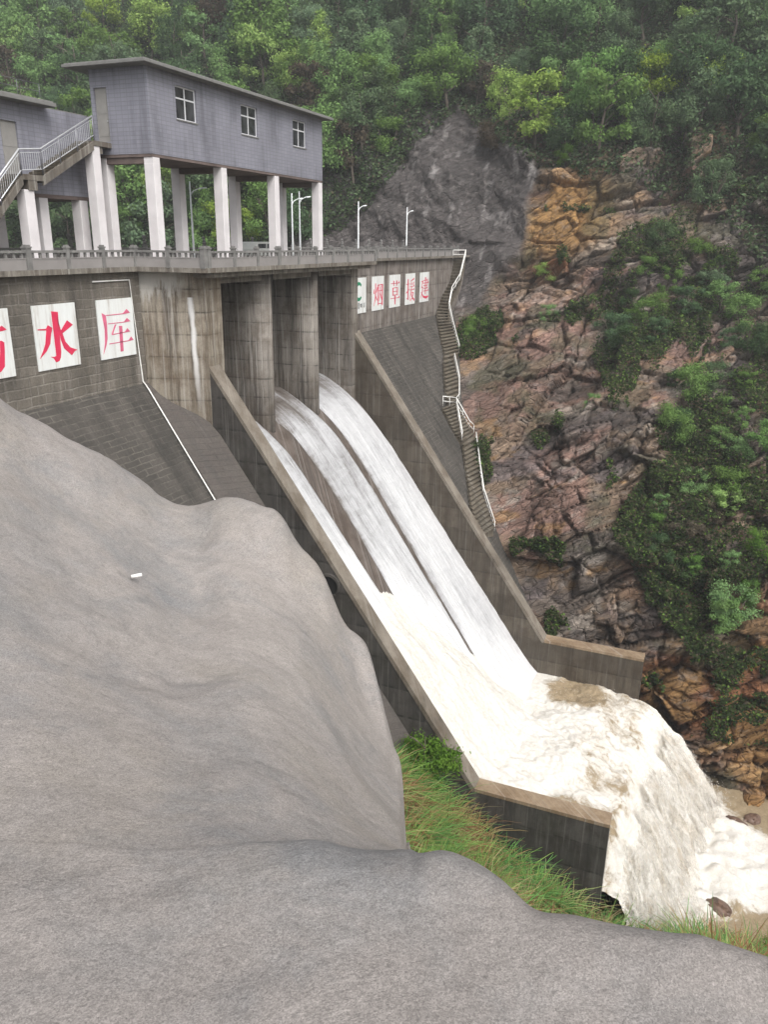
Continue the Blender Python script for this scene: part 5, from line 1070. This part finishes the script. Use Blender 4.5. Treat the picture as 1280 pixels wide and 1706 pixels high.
# the forest
names = {'l_yellow': 'yellow-green', 'l_mid': 'mid-green', 'l_dark': 'dark green', 'l_blue': 'grey-green', 'l_brown': 'brownish'}
zone = lambda x_: 'behind the gatehouse' if x_ < -38 else ('above the grey sprayed rock' if x_ < 4 else 'above the orange rock')
cnt = 0; z_ = -1.0; row = 0
while z_ < 76:
    step = 4.6+z_*.03; x_ = -128+(row % 2)*step/2
    while x_ < 50:
        xx_ = x_+LR.normal(0, 1.1); zz_ = z_+LR.normal(0, .9)
        st_ = step*(1.25 if xx_ < -40 else 1.0)
        x_ += st_
        if zz_ < forest_edge(xx_)+.6: continue
        yy_ = groundY(xx_, zz_); px0, py0 = toview(xx_, yy_, zz_+3)
        if not (-70 < px0 < 1340 and py0 > -110): continue
        if LR.random() < .02: continue
        u_ = LR.random(); low = zz_ < forest_edge(xx_)+9
        mat = 'l_yellow' if u_ < .13 else 'l_mid' if u_ < .52 else 'l_dark' if u_ < .73 else 'l_blue' if u_ < .94 else 'l_brown'
        kd = ['round', 'tall', 'loose', 'bush'][LR.choice(4, p=[.42, .2, .28, .1] if not low else [.3, .1, .3, .3])]
        h = LR.uniform(6.4, 11.2)*(.8 if kd == 'bush' else 1.15 if kd == 'tall' else 1.0)*(1.12 if xx_ < -40 else 1)
        lv = 'low' if zz_ < forest_edge(xx_)+12 else 'halfway up' if zz_ < 34 else 'high up'
        lb = '%s tree %s on the hillside %s' % (names[mat], lv, zone(xx_))
        tree('hillside_tree' if kd != 'bush' else 'hillside_bush', kd, xx_, yy_+.3, zz_-.4, h, LR.uniform(.8, 1.15), mat, lb.replace('tree', 'bush') if kd == 'bush' else lb, 'tree' if kd != 'bush' else 'bush', ('bushes: ' if kd == 'bush' else 'trees: ')+'%s, %s, %s' % (names[mat], lv, zone(xx_)))
        cnt += 1
    z_ += 4.3+max(0, z_)*.035; row += 1
print('forest trees', cnt)
# bushes on the rock face at the right
nb = 0
for x0_, z0_, x1_, z1_ in ((15, -31, 44, 3),):
    zz = z0_
    while zz < z1_:
        xx_ = x0_
        while xx_ < x1_:
            a, b_ = xx_+LR.normal(0, .8), zz+LR.normal(0, .6); xx_ += 3.3
            left = np.interp(b_, [-31, -29, -24, -18, -15, -9, -5, -2, 3], [31, 29, 26, 28, 23, 19, 20, 21, 25])
            if a < left or LR.random() < .12: continue
            u_ = LR.random(); mat = 'l_dark' if u_ < .36 else 'l_mid' if u_ < .74 else 'l_blue' if u_ < .84 else 'l_brown' if u_ < .93 else 'l_bush'
            kd = 'bush' if LR.random() < .6 else 'loose'; h = LR.uniform(2.2, 4.8)
            lv = 'lower' if b_ < -18 else 'middle' if b_ < -9 else 'upper'; nmz = names.get(mat, 'bright green')
            tree('cliff_shrub', kd, a, rockY(a, b_)+.2, b_-.3, h, LR.uniform(.9, 1.3), mat, '%s shrub among dense growth on the %s part of the right-hand rock cliff' % (nmz, lv), 'shrub', 'shrubs: %s, %s part of the cliff' % (nmz, lv)); nb += 1
        zz += 2.7
print('cliff shrubs', nb)
# undergrowth: nobody could count it
def cover(name, pts, nrm, size, mat, seed):
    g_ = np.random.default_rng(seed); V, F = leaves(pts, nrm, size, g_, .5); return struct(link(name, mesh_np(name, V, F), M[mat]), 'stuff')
g_ = np.random.default_rng(5)
def scatter(n, xr_, zr_, test):
    x_ = g_.uniform(*xr_, n); z2 = g_.uniform(*zr_, n); k_ = test(x_, z2); x_, z2 = x_[k_], z2[k_]
    inr = (x_ > -25.5) & (x_ < 46.5) & (z2 < 22); i = np.clip(((x_-xs[0])/RS).round().astype(int), 0, len(xs)-1); j = np.clip(((z2-zs[0])/RS).round().astype(int), 0, len(zs)-1)
    y_ = np.where(inr, Yd[i, j], hillY(x_, z2)); z2 = np.where(inr, Zd[i, j], z2)
    return x_, y_, z2
fe = np.vectorize(forest_edge)
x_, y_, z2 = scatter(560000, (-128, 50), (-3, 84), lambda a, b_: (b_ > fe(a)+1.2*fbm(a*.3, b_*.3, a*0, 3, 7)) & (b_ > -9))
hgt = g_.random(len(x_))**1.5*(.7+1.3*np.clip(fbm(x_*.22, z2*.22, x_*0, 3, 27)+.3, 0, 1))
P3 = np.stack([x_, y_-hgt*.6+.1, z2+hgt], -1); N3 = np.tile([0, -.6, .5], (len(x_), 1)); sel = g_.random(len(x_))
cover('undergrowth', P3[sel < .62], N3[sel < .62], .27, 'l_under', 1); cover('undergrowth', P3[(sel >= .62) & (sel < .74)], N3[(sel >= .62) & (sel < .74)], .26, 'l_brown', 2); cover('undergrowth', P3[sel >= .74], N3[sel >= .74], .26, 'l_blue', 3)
def cliff(a, b_):
    left = np.interp(b_, [-34, -29, -24, -18, -15, -9, -5, -2, 3, 9], [33, 28.5, 25, 27, 22.5, 18, 18, 18.5, 20, 25])
    return ((a > left+1.5*fbm(a*.4, b_*.4, a*0, 3, 5)) & (fbm(a*.24, b_*.24, a*0+.4, 4, 15) > -.10+.25*g_.random(len(a)))) | ((fbm(a*.3, b_*.3, a*0, 4, 35) > .40) & (a > 9) & (b_ < 6)) | (((a-4.5)/2.6)**2+((b_+8.8)/2.6)**2 < 1+.5*fbm(a, b_, a*0, 2, 6))
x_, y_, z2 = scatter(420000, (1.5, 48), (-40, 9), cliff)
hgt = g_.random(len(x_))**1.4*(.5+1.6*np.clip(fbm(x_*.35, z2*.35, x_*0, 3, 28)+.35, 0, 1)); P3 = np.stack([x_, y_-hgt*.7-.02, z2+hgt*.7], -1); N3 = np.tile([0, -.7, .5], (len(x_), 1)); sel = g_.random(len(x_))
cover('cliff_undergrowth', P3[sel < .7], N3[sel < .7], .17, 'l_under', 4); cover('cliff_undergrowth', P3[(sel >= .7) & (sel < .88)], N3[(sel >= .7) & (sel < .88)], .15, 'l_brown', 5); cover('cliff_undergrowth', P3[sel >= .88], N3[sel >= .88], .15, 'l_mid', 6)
# bushes on the left bank
for (x_, y_, h, w_, l) in ((18.5, .2, 5.6, .85, 'bright green feathery bush growing against the left chute wall'), (25.5, -3.2, 2.2, 1.3, 'low bright green bush in the reeds below the end of the chute wall'), (31.4, -3.0, 1.9, 1.5, 'low green bush in the grass left of the waterfall foot'), (37.4, 6.2, 2.2, 1.3, 'leafy bush on the river bank at the lower right corner'), (39.6, 5.2, 2.6, 1.3, 'bush at the right edge of the photo above the muddy river')):
    tree('bank_bush', 'round' if h > 4 else 'bush', x_, y_, float(bankZ(np.array(x_), np.array(y_)))-.1, h, w_, 'l_bush', l, 'bush')
wx = g_.uniform(16, 46, 26000); wy = g_.uniform(-18, 8.5, 26000); kk = (fbm(wx*.4, wy*.4, wx*0+.4, 3, 97) > .08) & ~((wx < 29.8) & (wy > 1.2)); wx, wy = wx[kk], wy[kk]; wz = bankZ(wx, wy); kk = wz > -43.4; wx, wy, wz = wx[kk], wy[kk], wz[kk]
wh = g_.random(len(wx))*1.3*np.clip(fbm(wx*.7, wy*.7, wx*0+.4, 3, 98)+.6, .1, 1.2)
cover('bank_weeds', np.stack([wx, wy, wz+wh], -1), np.tile([0, -.3, .8], (len(wx), 1)), .085, 'l_bush', 9)
# galvanised bracket on the chute wall above the drain
b = MB()
for p_, q2 in (((10.0, 1.5, -17.1), (10.4, 1.78, -17.1)), ((10.4, 1.78, -17.1), (10.25, 1.78, -17.6)), ((10.0, 1.5, -17.1), (10.25, 1.78, -17.6))): b.tube([p_, q2], .018, 6)
tag(b.build('metal_bracket', M['whitepipe']), 'small white metal bracket on the dark chute wall above the drain hole', 'bracket')
# ------------------------------------------------------------------ drizzle haze over the gorge
HZK = NT('valley_haze'); vol = HZK.n('ShaderNodeVolumePrincipled', {'Color': (.93, .95, .97), 'Density': .0007, 'Anisotropy': .25}); HZK.t.links.new(vol.outputs[0], HZK.out.inputs['Volume'])
struct(MB().box(-345, -165, -75, 175, 350, 215).build('haze', HZK.m), 'stuff')
